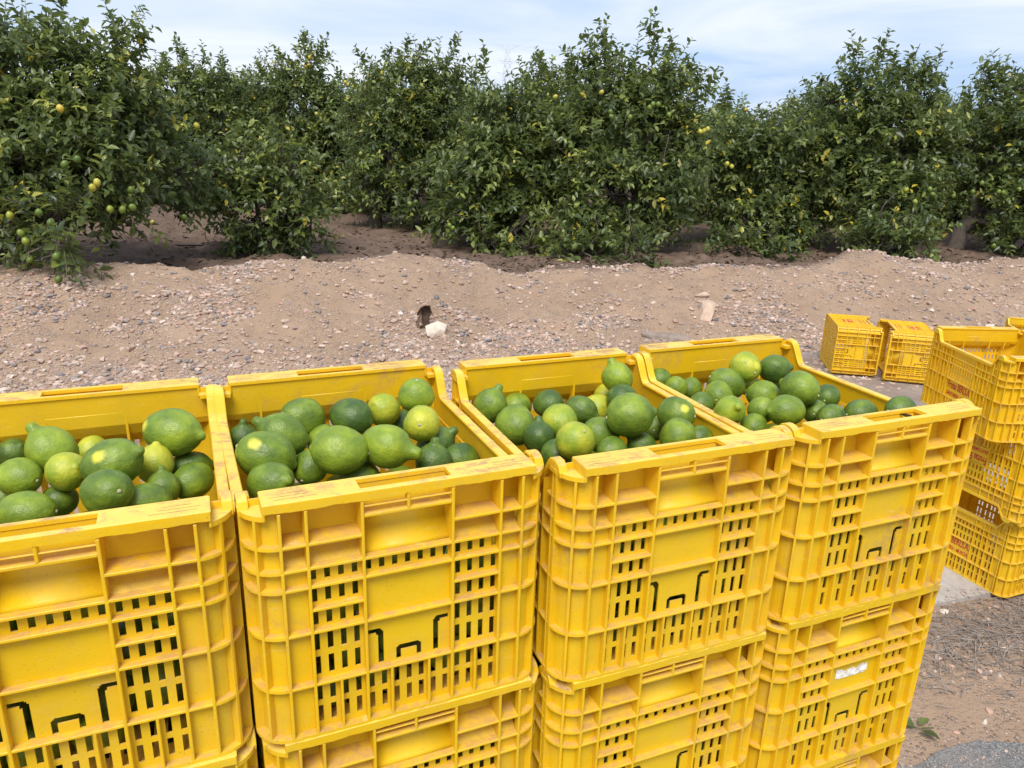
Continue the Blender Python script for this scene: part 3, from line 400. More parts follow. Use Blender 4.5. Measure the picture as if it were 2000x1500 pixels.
 ('lemon_tree', 'lemon tree of the second row with orange ripe fruit near its spindly top', (-3.69, 13.56, 0.28), [((-3.71, 14.1, 1.98), 0.76, 0.76, 0.76, 1), ((-3.69, 14.32, 2.66), 0.34, 0.34, 0.36, 0.7), ((-4.04, 13.85, 1.21), 0.71, 0.71, 0.8, 1), ((-3.25, 13.91, 1.4), 0.62, 0.62, 0.89, 1), ((-4.26, 14.2, 2.31), 0.45, 0.45, 0.45, 1)], [((-3.74, 14.35, 2.75), (-3.84, 14.51, 3.25), 2), ((-3.56, 14.35, 2.75), (-3.44, 14.49, 3.2), 1.6), ((-4.14, 14.31, 2.65), (-4.28, 14.43, 3.0), 1.4)], [((-3.61, 13.96, 2.65), 0.91, 0.034), ((-3.6, 14.0, 2.78), 0.86, 0.034), ((-3.67, 13.95, 2.62), 0.9, 0.034), ((-3.35, 13.28, 1.87), 0.79, 0.029), ((-2.89, 13.65, 2.35), 0.79, 0.029), ((-2.8, 13.64, 2.32), 0.74, 0.029), ((-2.94, 13.66, 2.39), 0.79, 0.029)], 200, 10, 0, 'lemon trees along the near edge of the orchard', 0.08, 0.108, False, 10),
 ('lemon_tree', 'second row lemon tree seen between the big left tree and its right neighbour', (-6.67, 13.43, 0.28), [((-6.64, 13.9, 1.68), 0.75, 0.66, 0.66, 1), ((-7.16, 13.69, 1.03), 0.62, 0.62, 0.71, 1), ((-6.07, 13.7, 1.07), 0.62, 0.62, 0.71, 1), ((-6.5, 13.36, 0.69), 0.7, 0.52, 0.52, 1), ((-6.92, 14.03, 2.09), 0.44, 0.35, 0.35, 0.8), ((-5.83, 13.79, 1.37), 0.4, 0.4, 0.53, 0.8)], [((-6.92, 14.11, 2.35), (-7.01, 14.23, 2.72), 1), ((-6.48, 14.06, 2.19), (-6.42, 14.18, 2.57), 1)], [], 190, 40, 0, 'lemon trees of the second orchard row', 0.08, 0.1, False, 8),
 ('lemon_tree', 'second row lemon tree behind the one with the bare trunk foot', (-2.82, 13.72, 0.28), [((-2.84, 14.14, 1.63), 0.77, 0.68, 0.68, 1), ((-3.38, 13.93, 0.97), 0.63, 0.63, 0.72, 1), ((-2.26, 13.94, 1.0), 0.63, 0.63, 0.72, 1), ((-2.77, 13.6, 0.62), 0.71, 0.53, 0.53, 1), ((-3.13, 14.28, 2.05), 0.45, 0.36, 0.36, 0.8), ((-2.02, 14.04, 1.31), 0.41, 0.41, 0.54, 0.8)], [((-3.13, 14.36, 2.31), (-3.22, 14.49, 2.69), 1), ((-2.68, 14.31, 2.15), (-2.62, 14.44, 2.54), 1)], [], 190, 41, 0, 'lemon trees of the second orchard row', 0.08, 0.1, False, 8),
 ('lemon_tree', 'second row lemon tree glimpsed left of the middle drooping tree', (-0.96, 13.99, 0.28), [((-1.02, 14.48, 1.86), 0.78, 0.69, 0.69, 1), ((-1.57, 14.26, 1.19), 0.64, 0.64, 0.73, 1), ((-0.43, 14.27, 1.22), 0.64, 0.64, 0.73, 1), ((-0.97, 13.93, 0.83), 0.72, 0.54, 0.54, 1), ((-1.31, 14.62, 2.29), 0.46, 0.37, 0.37, 0.8), ((-0.18, 14.37, 1.54), 0.41, 0.41, 0.55, 0.8)], [((-1.32, 14.7, 2.55), (-1.41, 14.83, 2.94), 1), ((-0.85, 14.65, 2.39), (-0.79, 14.78, 2.78), 1)], [], 190, 42, 0, 'lemon trees of the second orchard row', 0.08, 0.1, False, 8),
 ('lemon_tree', 'second row lemon tree behind the two middle trees', (0.69, 13.5, 0.28), [((0.6, 14.02, 2.07), 0.75, 0.66, 0.66, 1), ((0.07, 13.81, 1.42), 0.62, 0.62, 0.71, 1), ((1.17, 13.82, 1.45), 0.62, 0.62, 0.71, 1), ((0.62, 13.49, 1.07), 0.7, 0.52, 0.52, 1), ((0.32, 14.15, 2.48), 0.44, 0.35, 0.35, 0.8), ((1.41, 13.92, 1.76), 0.4, 0.4, 0.53, 0.8)], [((0.31, 14.24, 2.73), (0.23, 14.36, 3.11), 1), ((0.76, 14.19, 2.58), (0.82, 14.31, 2.96), 1)], [], 190, 43, 0, 'lemon trees of the second orchard row', 0.08, 0.1, False, 8),
 ('lemon_tree', 'second row lemon tree right of the tallest middle tree', (3.53, 13.78, 0.28), [((3.42, 14.12, 1.56), 0.77, 0.68, 0.68, 1), ((2.89, 13.91, 0.9), 0.63, 0.63, 0.72, 1), ((4.0, 13.92, 0.94), 0.63, 0.63, 0.72, 1), ((3.41, 13.58, 0.55), 0.71, 0.53, 0.53, 1), ((3.14, 14.26, 1.98), 0.45, 0.36, 0.36, 0.8), ((4.24, 14.02, 1.24), 0.41, 0.41, 0.54, 0.8)], [((3.13, 14.34, 2.24), (3.04, 14.46, 2.62), 1), ((3.59, 14.29, 2.08), (3.64, 14.41, 2.47), 1)], [], 190, 44, 0, 'lemon trees of the second orchard row', 0.08, 0.1, False, 8),
 ('lemon_tree', 'second row lemon tree left of the right leaning shoots', (5.64, 14.05, 0.28), [((5.5, 14.43, 1.71), 0.78, 0.69, 0.69, 1), ((4.95, 14.21, 1.04), 0.64, 0.64, 0.73, 1), ((6.09, 14.22, 1.07), 0.64, 0.64, 0.73, 1), ((5.45, 13.89, 0.68), 0.72, 0.54, 0.54, 1), ((5.21, 14.57, 2.14), 0.46, 0.37, 0.37, 0.8), ((6.34, 14.33, 1.38), 0.41, 0.41, 0.55, 0.8)], [((5.2, 14.65, 2.4), (5.12, 14.78, 2.79), 1), ((5.67, 14.6, 2.24), (5.73, 14.73, 2.63), 1)], [], 190, 45, 0, 'lemon trees of the second orchard row', 0.08, 0.1, False, 8),
 ('lemon_tree', 'second row lemon tree seen left of the tree at the right edge', (7.63, 13.57, 0.28), [((7.47, 13.88, 1.64), 0.75, 0.66, 0.66, 1), ((6.94, 13.67, 1.0), 0.62, 0.62, 0.71, 1), ((8.04, 13.69, 1.03), 0.62, 0.62, 0.71, 1), ((7.39, 13.35, 0.65), 0.7, 0.52, 0.52, 1), ((7.19, 14.02, 2.06), 0.44, 0.35, 0.35, 0.8), ((8.27, 13.78, 1.33), 0.4, 0.4, 0.53, 0.8)], [((7.18, 14.1, 2.31), (7.1, 14.22, 2.68), 1), ((7.63, 14.05, 2.15), (7.69, 14.17, 2.53), 1)], [], 190, 46, 0, 'lemon trees of the second orchard row', 0.08, 0.1, False, 8),
 ('lemon_tree', 'second row lemon tree cut by the right photo edge', (9.42, 13.84, 0.28), [((9.22, 14.22, 1.87), 0.77, 0.68, 0.68, 1), ((8.69, 14.0, 1.21), 0.63, 0.63, 0.72, 1), ((9.8, 14.02, 1.24), 0.63, 0.63, 0.72, 1), ((9.12, 13.68, 0.85), 0.71, 0.53, 0.53, 1), ((8.94, 14.35, 2.29), 0.45, 0.36, 0.36, 0.8), ((10.04, 14.12, 1.55), 0.41, 0.41, 0.54, 0.8)], [((8.93, 14.44, 2.54), (8.85, 14.56, 2.93), 1), ((9.39, 14.39, 2.38), (9.45, 14.51, 2.77), 1)], [], 190, 47, 0, 'lemon trees of the second orchard row', 0.08, 0.1, False, 8)]
FARLABEL = 'round lemon tree deep in the orchard behind the front row'
FARTREES = [(-14.38, 15.25, 1.19, 0.81, 1, 'lemon tree in the third row of the orchard, half hidden by nearer trees'), (-11.8, 14.92, 0.72, 0.94, 1, 'lemon tree in the third row of the orchard, half hidden by nearer trees'), (-8.38, 15.28, 3.4, 0.8, 2, 'lemon tree in the third row of the orchard, half hidden by nearer trees'), (-5.98, 15.99, 2.94, 0.95, 0, 'lemon tree in the third row of the orchard, half hidden by nearer trees'), (-2.89, 15.81, 4.21, 0.95, 1, 'lemon tree in the third row of the orchard, half hidden by nearer trees'), (-0.03, 15.62, 5.88, 0.9, 2, 'lemon tree in the third row of the orchard, half hidden by nearer trees'), (2.69, 16.2, 1.38, 0.92, 2, 'lemon tree in the third row of the orchard, half hidden by nearer trees'), (5.61, 15.74, 0.84, 0.92, 1, 'lemon tree in the third row of the orchard, half hidden by nearer trees'), (8.67, 16.16, 0.85, 0.89, 0, 'lemon tree in the third row of the orchard, half hidden by nearer trees'), (11.36, 16.78, 4.9, 0.94, 1, 'lemon tree in the third row of the orchard, half hidden by nearer trees'), (14.53, 16.55, 4.47, 0.88, 1, 'lemon tree in the third row of the orchard, half hidden by nearer trees'), (-16.78, 18.13, 1.4, 0.95, 1, 'lemon tree in the fourth row of the orchard, half hidden by nearer trees'), (-13.59, 18.65, 5.03, 0.91, 1, 'lemon tree in the fourth row of the orchard, half hidden by nearer trees'), (-10.56, 18.39, 3.14, 0.86, 2, 'lemon tree in the fourth row of the orchard, half hidden by nearer trees'), (-8.57, 18.03, 2.74, 0.83, 0, 'lemon tree in the fourth row of the orchard, half hidden by nearer trees'), (-5.94, 18.1, 2.54, 0.92, 2, 'lemon tree in the fourth row of the orchard, half hidden by nearer trees'), (-2.79, 19.03, 1.51, 0.94, 2, 'lemon tree in the fourth row of the orchard, half hidden by nearer trees'), (-0.27, 18.65, 1.18, 0.79, 2, 'lemon tree in the fourth row of the orchard, half hidden by nearer trees'), (2.96, 19.34, 4.34, 0.79, 2, 'lemon tree in the fourth row of the orchard, half hidden by nearer trees'), (5.38, 19.47, 3.81, 0.86, 2, 'lemon tree in the fourth row of the orchard, half hidden by nearer trees'), (8.63, 19.37, 0.91, 0.87, 1, 'lemon tree in the fourth row of the orchard, half hidden by nearer trees'), (10.76, 19.96, 5.58, 0.86, 0, 'lemon tree in the fourth row of the orchard, half hidden by nearer trees'), (13.83, 19.18, 3.36, 0.92, 2, 'lemon tree in the fourth row of the orchard, half hidden by nearer trees'), (16.6, 19.96, 0.04, 0.79, 0, 'lemon tree in the fourth row of the orchard, half hidden by nearer trees'), (-19.21, 21.27, 0.36, 0.91, 1, 'lemon tree in the rows deep in the orchard, only its crown seen over nearer trees'), (-16.12, 21.05, 3.05, 0.91, 2, 'lemon tree in the rows deep in the orchard, only its crown seen over nearer trees'), (-12.96, 21.68, 1.21, 0.79, 0, 'lemon tree in the rows deep in the orchard, only its crown seen over nearer trees'), (-10.56, 21.44, 0.35, 0.78, 2, 'lemon tree in the rows deep in the orchard, only its crown seen over nearer trees'), (-6.73, 21.87, 2.54, 0.78, 2, 'lemon tree in the rows deep in the orchard, only its crown seen over nearer trees'), (-4.65, 22.73, 3.17, 0.79, 2, 'lemon tree in the rows deep in the orchard, only its crown seen over nearer trees'), (-1.79, 22.59, 1.4, 0.81, 2, 'lemon tree in the rows deep in the orchard, only its crown seen over nearer trees'), (1.55, 22.7, 4.98, 0.86, 1, 'lemon tree in the rows deep in the orchard, only its crown seen over nearer trees'), (3.9, 22.38, 1.85, 0.94, 2, 'lemon tree in the rows deep in the orchard, only its crown seen over nearer trees'), (7.47, 23.26, 2.55, 0.94, 1, 'lemon tree in the rows deep in the orchard, only its crown seen over nearer trees'), (10.55, 23.24, 3.55, 0.79, 0, 'lemon tree in the rows deep in the orchard, only its crown seen over nearer trees'), (13.01, 23.32, 4.29, 0.88, 0, 'lemon tree in the rows deep in the orchard, only its crown seen over nearer trees'), (15.99, 23.51, 0.26, 0.85, 0, 'lemon tree in the rows deep in the orchard, only its crown seen over nearer trees'), (19.13, 23.76, 4.34, 0.82, 2, 'lemon tree in the rows deep in the orchard, only its crown seen over nearer trees'), (-22.23, 25.98, 3.55, 0.9, 2, 'lemon tree in the rows deep in the orchard, only its crown seen over nearer trees'), (-19.63, 25.12, 6.2, 0.94, 0, 'lemon tree in the rows deep in the orchard, only its crown seen over nearer trees'), (-16.74, 25.34, 3.62, 1.01, 0, 'lemon tree in the rows deep in the orchard, only its crown seen over nearer trees'), (-13.36, 26.11, 0.05, 0.87, 1, 'lemon tree in the rows deep in the orchard, only its crown seen over nearer trees'), (-10.27, 26.35, 5.25, 1.01, 1, 'lemon tree in the rows deep in the orchard, only its crown seen over nearer trees'), (-7.32, 26.49, 6.24, 0.86, 0, 'lemon tree in the rows deep in the orchard, only its crown seen over nearer trees'), (-4.42, 26.53, 1.25, 0.88, 2, 'lemon tree in the rows deep in the orchard, only its crown seen over nearer trees'), (-1.91, 26.53, 5.48, 0.99, 2, 'lemon tree in the rows deep in the orchard, only its crown seen over nearer trees'), (1.6, 26.98, 6.25, 0.96, 0, 'lemon tree in the rows deep in the orchard, only its crown seen over nearer trees'), (4.29, 27.18, 5.56, 0.95, 2, 'lemon tree in the rows deep in the orchard, only its crown seen over nearer trees'), (7.47, 27.35, 0.22, 0.89, 1, 'lemon tree in the rows deep in the orchard, only its crown seen over nearer trees'), (10.29, 27.75, 5.54, 1.0, 0, 'lemon tree in the rows deep in the orchard, only its crown seen over nearer trees'), (13.93, 27.74, 0.79, 0.89, 0, 'lemon tree in the rows deep in the orchard, only its crown seen over nearer trees'), (16.31, 28.47, 4.93, 0.87, 2, 'lemon tree in the rows deep in the orchard, only its crown seen over nearer trees'), (19.93, 27.77, 0.48, 0.91, 2, 'lemon tree in the rows deep in the orchard, only its crown seen over nearer trees'), (22.37, 28.31, 1.07, 0.93, 2, 'lemon tree in the rows deep in the orchard, only its crown seen over nearer trees'), (-27.34, 31.24, 0.86, 0.98, 2, 'lemon tree in the farthest rows, only its crown seen over nearer trees'), (-23.67, 31.36, 4.27, 0.84, 2, 'lemon tree in the farthest rows, only its crown seen over nearer trees'), (-20.45, 31.19, 4.28, 0.92, 1, 'lemon tree in the farthest rows, only its crown seen over nearer trees'), (-16.89, 32.06, 1.49, 1.01, 2, 'lemon tree in the farthest rows, only its crown seen over nearer trees'), (-13.99, 31.89, 5.87, 0.96, 0, 'lemon tree in the farthest rows, only its crown seen over nearer trees'), (-10.96, 32.79, 4.29, 1.02, 2, 'lemon tree in the farthest rows, only its crown seen over nearer trees'), (-7.67, 32.85, 5.22, 0.84, 1, 'lemon tree in the farthest rows, only its crown seen over nearer trees'), (-4.67, 32.44, 4.53, 0.96, 2, 'lemon tree in the farthest rows, only its crown seen over nearer trees'), (-0.89, 32.76, 3.38, 0.86, 0, 'lemon tree in the farthest rows, only its crown seen over nearer trees'), (1.92, 33.41, 3.41, 1.0, 1, 'lemon tree in the farthest rows, only its crown seen over nearer trees'), (4.79, 33.12, 3.72, 0.87, 1, 'lemon tree in the farthest rows, only its crown seen over nearer trees'), (8.15, 33.41, 0.01, 0.85, 0, 'lemon tree in the farthest rows, only its crown seen over nearer trees'), (10.7, 33.67, 5.68, 0.89, 2, 'lemon tree in the farthest rows, only its crown seen over nearer trees'), (14.45, 33.97, 0.2, 0.92, 1, 'lemon tree in the farthest rows, only its crown seen over nearer trees'), (17.2, 34.53, 5.8, 1.0, 1, 'lemon tree in the farthest rows, only its crown seen over nearer trees'), (20.32, 34.87, 2.56, 1.01, 0, 'lemon tree in the farthest rows, only its crown seen over nearer trees'), (23.77, 34.35, 2.16, 1.0, 0, 'lemon tree in the farthest rows, only its crown seen over nearer trees'), (26.23, 35.0, 3.54, 0.88, 0, 'lemon tree in the farthest rows, only its crown seen over nearer trees'), (-32.49, 39.06, 1.75, 0.93, 0, 'lemon tree in the farthest rows, only its crown seen over nearer trees'), (-29.22, 38.52, 1.34, 0.98, 1, 'lemon tree in the farthest rows, only its crown seen over nearer trees'), (-26.09, 39.8, 0.36, 0.98, 1, 'lemon tree in the farthest rows, only its crown seen over nearer trees'), (-23.39, 39.46, 1.63, 0.97, 2, 'lemon tree in the farthest rows, only its crown seen over nearer trees'), (-20.24, 39.85, 4.89, 0.85, 0, 'lemon tree in the farthest rows, only its crown seen over nearer trees'), (-16.65, 40.38, 4.79, 0.84, 0, 'lemon tree in the farthest rows, only its crown seen over nearer trees'), (-13.94, 40.17, 6.05, 0.88, 2, 'lemon tree in the farthest rows, only its crown seen over nearer trees'), (-10.6, 39.62, 3.7, 0.88, 0, 'lemon tree in the farthest rows, only its crown seen over nearer trees'), (-7.45, 40.53, 5.02, 0.85, 1, 'lemon tree in the farthest rows, only its crown seen over nearer trees'), (-4.25, 40.78, 0.68, 0.99, 1, 'lemon tree in the farthest rows, only its crown seen over nearer trees'), (-1.47, 40.6, 1.2, 0.85, 1, 'lemon tree in the farthest rows, only its crown seen over nearer trees'), (1.6, 41.05, 5.85, 0.93, 1, 'lemon tree in the farthest rows, only its crown seen over nearer trees'), (4.83, 41.53, 5.6, 0.89, 1, 'lemon tree in the farthest rows, only its crown seen over nearer trees'), (7.4, 41.38, 4.02, 0.86, 0, 'lemon tree in the farthest rows, only its crown seen over nearer trees'), (10.44, 41.48, 4.99, 0.88, 1, 'lemon tree in the farthest rows, only its crown seen over nearer trees'), (13.79, 41.71, 4.12, 0.93, 0, 'lemon tree in the farthest rows, only its crown seen over nearer trees'), (16.88, 41.46, 5.04, 0.93, 2, 'lemon tree in the farthest rows, only its crown seen over nearer trees'), (19.86, 42.15, 3.78, 0.88, 2, 'lemon tree in the farthest rows, only its crown seen over nearer trees'), (23.32, 42.35, 3.56, 0.97, 2, 'lemon tree in the farthest rows, only its crown seen over nearer trees'), (26.57, 43.28, 5.87, 0.88, 1, 'lemon tree in the farthest rows, only its crown seen over nearer trees'), (29.12, 42.64, 2.57, 0.9, 0, 'lemon tree in the farthest rows, only its crown seen over nearer trees'), (32.82, 42.64, 0.09, 0.92, 2, 'lemon tree in the farthest rows, only its crown seen over nearer trees')]
STONES = [('angular whitish rock beside the dark burrow in the gravel bank', (-0.6024, 5.8599, 0.1372), (0.1334, 0.0971, 0.1051), 3, 'w', 0.5, (0.5, 0.2)),
 ('long upright tan stone slab half sunk in the bank below the small flat one', (1.6961, 6.6263, 0.1716), (0.086, 0.2082, 0.0588), 6, 't', -0.3, (0.75, 0.1)),
 ('small flat tan stone just above the long tan slab on the bank', (1.7515, 7.1027, 0.2545), (0.0817, 0.0529, 0.0385), 8, 't', 0.1, (0.2, 0)),
 ('broad low grey brown rock slab lying behind the rim of the rightmost front crate', (1.3034, 6.1594, 0.0583), (0.2632, 0.1104, 0.0849), 11, 'g', -0.35, (0.1, 0.1)),
 ('small white round stone high on the bank at the right', (4.2893, 7.8405, 0.3632), (0.042, 0.0368, 0.0315), 14, 'w', 0, (0, 0)),
 ('grey elongated stone next to the small white one high on the bank', (4.3037, 7.7122, 0.319), (0.0777, 0.0311, 0.0259), 17, 'g', -0.7, (0.2, 0.2)),
 ('white pebble low on the bank above the lying crates', (3.9304, 7.1188, 0.1743), (0.0338, 0.029, 0.029), 20, 'w', 0, (0, 0)),
 ('white stone at the foot of the bank behind the top right crate', (4.3934, 6.8974, 0.0849), (0.0613, 0.0377, 0.0377), 23, 'w', 0.2, (0, 0)),
 ('dark grey stone on the bank right of the long tan slab', (2.4321, 7.0109, 0.1933), (0.0571, 0.0381, 0.0286), 26, 'g', 0.3, (0.1, 0)),
 ('pale tan stone on the bank left of the dark burrow', (-1.3423, 5.7009, 0.1406), (0.0433, 0.0276, 0.0197), 29, 't', 0.1, (0.1, 0)),
 ('pale square stone low on the bank at the left', (-2.6978, 5.2792, 0.0993), (0.0257, 0.0294, 0.0221), 32, 'w', 0.4, (0, 0)),
 ('bluish grey square chip near the left edge of the bank', (-3.4034, 5.0209, 0.0805), (0.0246, 0.0281, 0.0176), 35, 'g', 0.1, (0, 0)),
 ('whitish oval stone just above the rim of the leftmost crate', (-2.5348, 4.9161, 0.0166), (0.0415, 0.0208, 0.0208), 38, 'w', 0.1, (0, 0)),
 ('pinkish tan stone above the rim of the leftmost crate', (-2.5502, 5.0278, 0.037), (0.0353, 0.0318, 0.0282), 41, 't', 0.6, (0, 0)),
 ('flat whitish stone on the bare earth at the right edge', (1.709, 2.2196, 0.0014), (0.0349, 0.0192, 0.0157), 50, 'w', 0.0, (0, 0)),
 ('pinkish flat stone at the right edge beside the whitish one', (1.748, 2.2088, 0.0007), (0.0279, 0.0174, 0.0157), 51, 't', 0.2, (0, 0)),
 ('round tan pebble left of a paler one on the bare earth', (1.5508, 2.0718, -0.0004), (0.0165, 0.0149, 0.0149), 52, 't', 0.4, (0, 0)),
 ('pale round pebble right of the tan one on the bare earth', (1.6067, 2.0822, -0.0007), (0.0183, 0.0149, 0.0149), 53, 'w', 0.6000000000000001, (0, 0)),
 ('single white stone on the bare earth above the asphalt', (1.4388, 1.8716, -0.002), (0.0168, 0.0107, 0.0092), 54, 'w', 0.8, (0, 0)),
 ('whitish stone by the concrete edge next to the rightmost stack', (1.6176, 2.4293, -0.0003), (0.0245, 0.0169, 0.0132), 55, 'w', 0.0, (0, 0)),
 ('long reddish tan stone lying in the twigs by the concrete edge', (1.7463, 2.4494, -0.0029), (0.0303, 0.0114, 0.0095), 56, 't', 0.2, (0, 0)),
 ('small pale stone close to the rightmost stack', (1.365, 2.0179, -0.0046), (0.013, 0.0097, 0.0081), 57, 'w', 0.4, (0, 0))]
HOLE = (-0.7145, 5.9885, 0.1472)
FALLEN = [((-4.2292, 9.1425, 0.3047), 0.8, 'yellow lemon fallen on the soil between the left tree and the sapling'), ((-4.2478, 8.8271, 0.3047), 1.0, 'orange rotten lemon fallen on the soil left of the yellow one'), ((-5.1786, 10.9927, 0.3054), 0.7, 'yellow green lemon fallen on the soil below the left tree branches')]
HOSE = [(-5.209, 8.779, 0.3), (-4.583, 8.842, 0.3), (-4.165, 8.883, 0.3), (-3.839, 8.916, 0.3), (-3.647, 8.935, 0.3), (-3.369, 8.963, 0.3), (-3.064, 8.994, 0.3), (-2.822, 9.018, 0.3), (-2.426, 9.057, 0.3)]
GRASS = [(2.93, 13.53, 0.5, 0.25, 700), (2.24, 10.68, 0.45, 0.2, 600), (-3.09, 14.7, 0.5, 0.3, 600), (-1.86, 11.75, 0.35, 0.25, 350), (4.16, 11.42, 0.5, 0.3, 350), (4.26, 13.5, 0.4, 0.3, 300)]
SPRIG = (1.218, 1.825, -0.0)
PYLON = (-5.8, 326.3, 35.6)
WIRE_END = (363.6, 414.6, 48.6)
ASPH = [(-40,-8.6),(-6,-.2),(0.2,1.40),(.9,1.60),(1.146,1.688),(1.226,1.734),(1.302,1.767),(1.365,1.776),(1.388,1.765),(1.416,1.776),(1.492,1.767),(2.2,1.98),(40,11)]
SLAB = [(.95,2.24),(1.35,2.385),(1.618,2.474),(1.828,2.543),(2.3,2.70),(9,4.9),(9,7.75),(4.5,6.75),(2.45,6.05),(1.5,5.85),(1.15,5.7)]

# ------------------------------------------------------------------ ground

CREST = [(-4.855, 0.345), (-4.307, 0.381), (-3.928, 0.42), (-3.542, 0.439), (-3.147, 0.444), (-2.742, 0.445), (-2.407, 0.465), (-2.065, 0.486), (-1.76, 0.498), (-1.449, 0.505), (-1.178, 0.49), (-0.901, 0.454), (-0.523, 0.403), (-0.232, 0.356), (0.015, 0.343), (0.265, 0.366), (0.726, 0.376), (1.254, 0.371), (1.801, 0.371), (2.364, 0.382), (2.888, 0.388), (3.241, 0.424), (3.537, 0.471), (3.84, 0.503), (4.221, 0.49), (4.62, 0.436), (5.028, 0.388), (5.433, 0.39), (5.846, 0.399), (6.922, 0.409)]
ORCH = .28
def toe(X): return 5.40+.25*X
def crest(X): return 7.40+.25*X
def tz(X, Y):
    hc = np.interp(X, [c[0] for c in CREST], [c[1] for c in CREST])
    s = np.clip((Y-toe(X))/(crest(X)-toe(X)), 0, 1); up_ = hc*(.55*s*s*(3-2*s)+.45*s)
    t = np.clip((Y-crest(X))/.95, 0, 1); dn = ORCH+(hc-ORCH)*(1-t*t*(3-2*t))
    return np.where(Y < crest(X), up_, dn)

def axis_(parts):
    out = []
    for a, b, n in parts: out += list(np.linspace(a, b, n, endpoint=False))
    return np.array(out + [parts[-1][1]])
gx = axis_([(-900, -60, 12), (-60, -9, 40), (-9, -5, 50), (-5, 7, 330), (7, 11, 50), (11, 60, 40), (60, 900, 12)])
gy = axis_([(-40, -1, 15), (-1, 1.2, 20), (1.2, 3, 60), (3, 4.5, 30), (4.5, 9.2, 150), (9.2, 12, 50), (12, 60, 70), (60, 1500, 16)])
X, Y = np.meshgrid(gx, gy)
def vnoise(X, Y, s, o=0.0, octv=3):
    """cheap tileless value noise on arrays"""
    tot = np.zeros_like(X, float); amp = 1.0; f = 1.0/s
    for k in range(octv):
        x = X*f + 17.3*k + o; y = Y*f - 9.1*k + o*1.7
        xi = np.floor(x).astype(np.int64); yi = np.floor(y).astype(np.int64); u = x-xi; v = y-yi
        u = u*u*(3-2*u); v = v*v*(3-2*v)
        def h(a, b):
            n = (a*374761393 + b*668265263) & 0xffffffff
            n = ((n ^ (n >> 13))*1274126177) & 0xffffffff
            return ((n ^ (n >> 16)) & 0xffff)/65535.0
        tot += amp*((h(xi, yi)*(1-u)+h(xi+1, yi)*u)*(1-v) + (h(xi, yi+1)*(1-u)+h(xi+1, yi+1)*u)*v - .5)
        amp *= .5; f *= 2.1
    return tot
def surf(X, Y):
    Z = tz(X, Y)
    onbank = sstep(0, .5, Y-toe(X))
    near = sstep(60, 20, np.hypot(X, Y))
    Z = Z + near*(vnoise(X, Y, .55, 3)*(.012+.10*onbank) + vnoise(X, Y, .16, 8)*(.006+.045*onbank))
    hx, hy, hz = HOLE                        # scarp with a burrow mouth
    Z = Z + .075*(1+.8*vnoise(X, Y, .07, 2))*np.exp(-(((X-hx)/.20)**2+((Y-hy-.17)/.13)**2))
    q = np.sqrt(((X-hx)/.052)**2 + (np.maximum(0, np.abs(Y-hy+.035)-.045)/.040)**2) + .55*vnoise(X, Y, .06, 9)
    return Z + (np.minimum(Z, hz-.03)-Z)*sstep(1.12, .86, q)
gx = np.unique(np.r_[gx, HOLE[0]+np.linspace(-.10, .10, 24)]); gy = np.unique(np.r_[gy, HOLE[1]+np.linspace(-.16, .12, 32)]); X, Y = np.meshgrid(gx, gy)
Z = surf(X, Y)
nxn, nyn = len(gx), len(gy)
idx = np.arange(nxn*nyn).reshape(nyn, nxn)
F = np.stack([idx[:-1, :-1], idx[:-1, 1:], idx[1:, 1:], idx[1:, :-1]], -1).reshape(-1, 4)
fx, fy = X[0][F[:, 0] % nxn], Y[:, 0][F[:, 0] // nxn]
F = F[~((np.abs(fx-HOLE[0]) < .038) & (fy > HOLE[1]+.026) & (fy < HOLE[1]+.056))]
soil = sstep(.02, .28, (Y-crest(X)) + vnoise(X, Y, .5, 5)*.25)
gm = mesh_np('ground', np.stack([X, Y, Z], -1).reshape(-1, 3), F, M_GROUND, True, [('soil', 'POINT', 'FLOAT', soil.ravel())])
tag(link('ground', gm), kind='structure')

b = MB(); vs = []; fs = []
for i in range(9):                           # the tunnel behind the mouth
    t = i/8; rr_ = .070*(1-.12*t*t); yy = HOLE[1]-.005+.060*t
    for k in range(12):
        a = 2*math.pi*k/12; rn_ = rr_*(1+.30*noise.noise((math.cos(a)*1.3, math.sin(a)*1.3, t*2+4))); vs.append((HOLE[0]+rn_*math.cos(a), yy, HOLE[2]+.045+rn_*1.75*math.sin(a)-.02*t))
for i in range(8):
    for k in range(12): fs.append((i*12+k, i*12+(k+1) % 12, i*12+12+(k+1) % 12, i*12+12+k))
fs.append(tuple(range(96, 108)))
b.add(vs, fs); bu = b.build('burrow', M_GROUND); bu['kind'] = 'structure'
a_ = bu.data.attributes.new('soil', 'FLOAT', 'POINT'); a_.data.foreach_set('value', [1.0]*len(bu.data.vertices))
def sheet(name, poly, z, thick, mt):
    b = MB(); n = len(poly)
    b.add([(x, y, z) for x, y in poly] + [(x, y, z-thick) for x, y in poly], [tuple(range(n))] + [(i, (i+1) % n, n+(i+1) % n, n+i) for i in range(n)])
    return b.build(name, mt)
edge = []
for i in range(len(ASPH)-1):
    (x0, y0), (x1, y1) = ASPH[i], ASPH[i+1]; n = max(2, int(math.hypot(x1-x0, y1-y0)/.025))
    for k in range(n):
        t = k/n; x = x0+(x1-x0)*t; edge.append((x, y0+(y1-y0)*t + .02*noise.noise((x*9, 3, 0)) + .008*noise.noise((x*40, 5, 0))))
road = sheet('road', edge + [(40, 11), (40, -12), (-40, -30), (-40, -9)], .016, .03, M_ASPH); tag(road, kind='structure')
slab = sheet('pavement', SLAB, .014, .06, M_CONC); tag(slab, kind='structure')

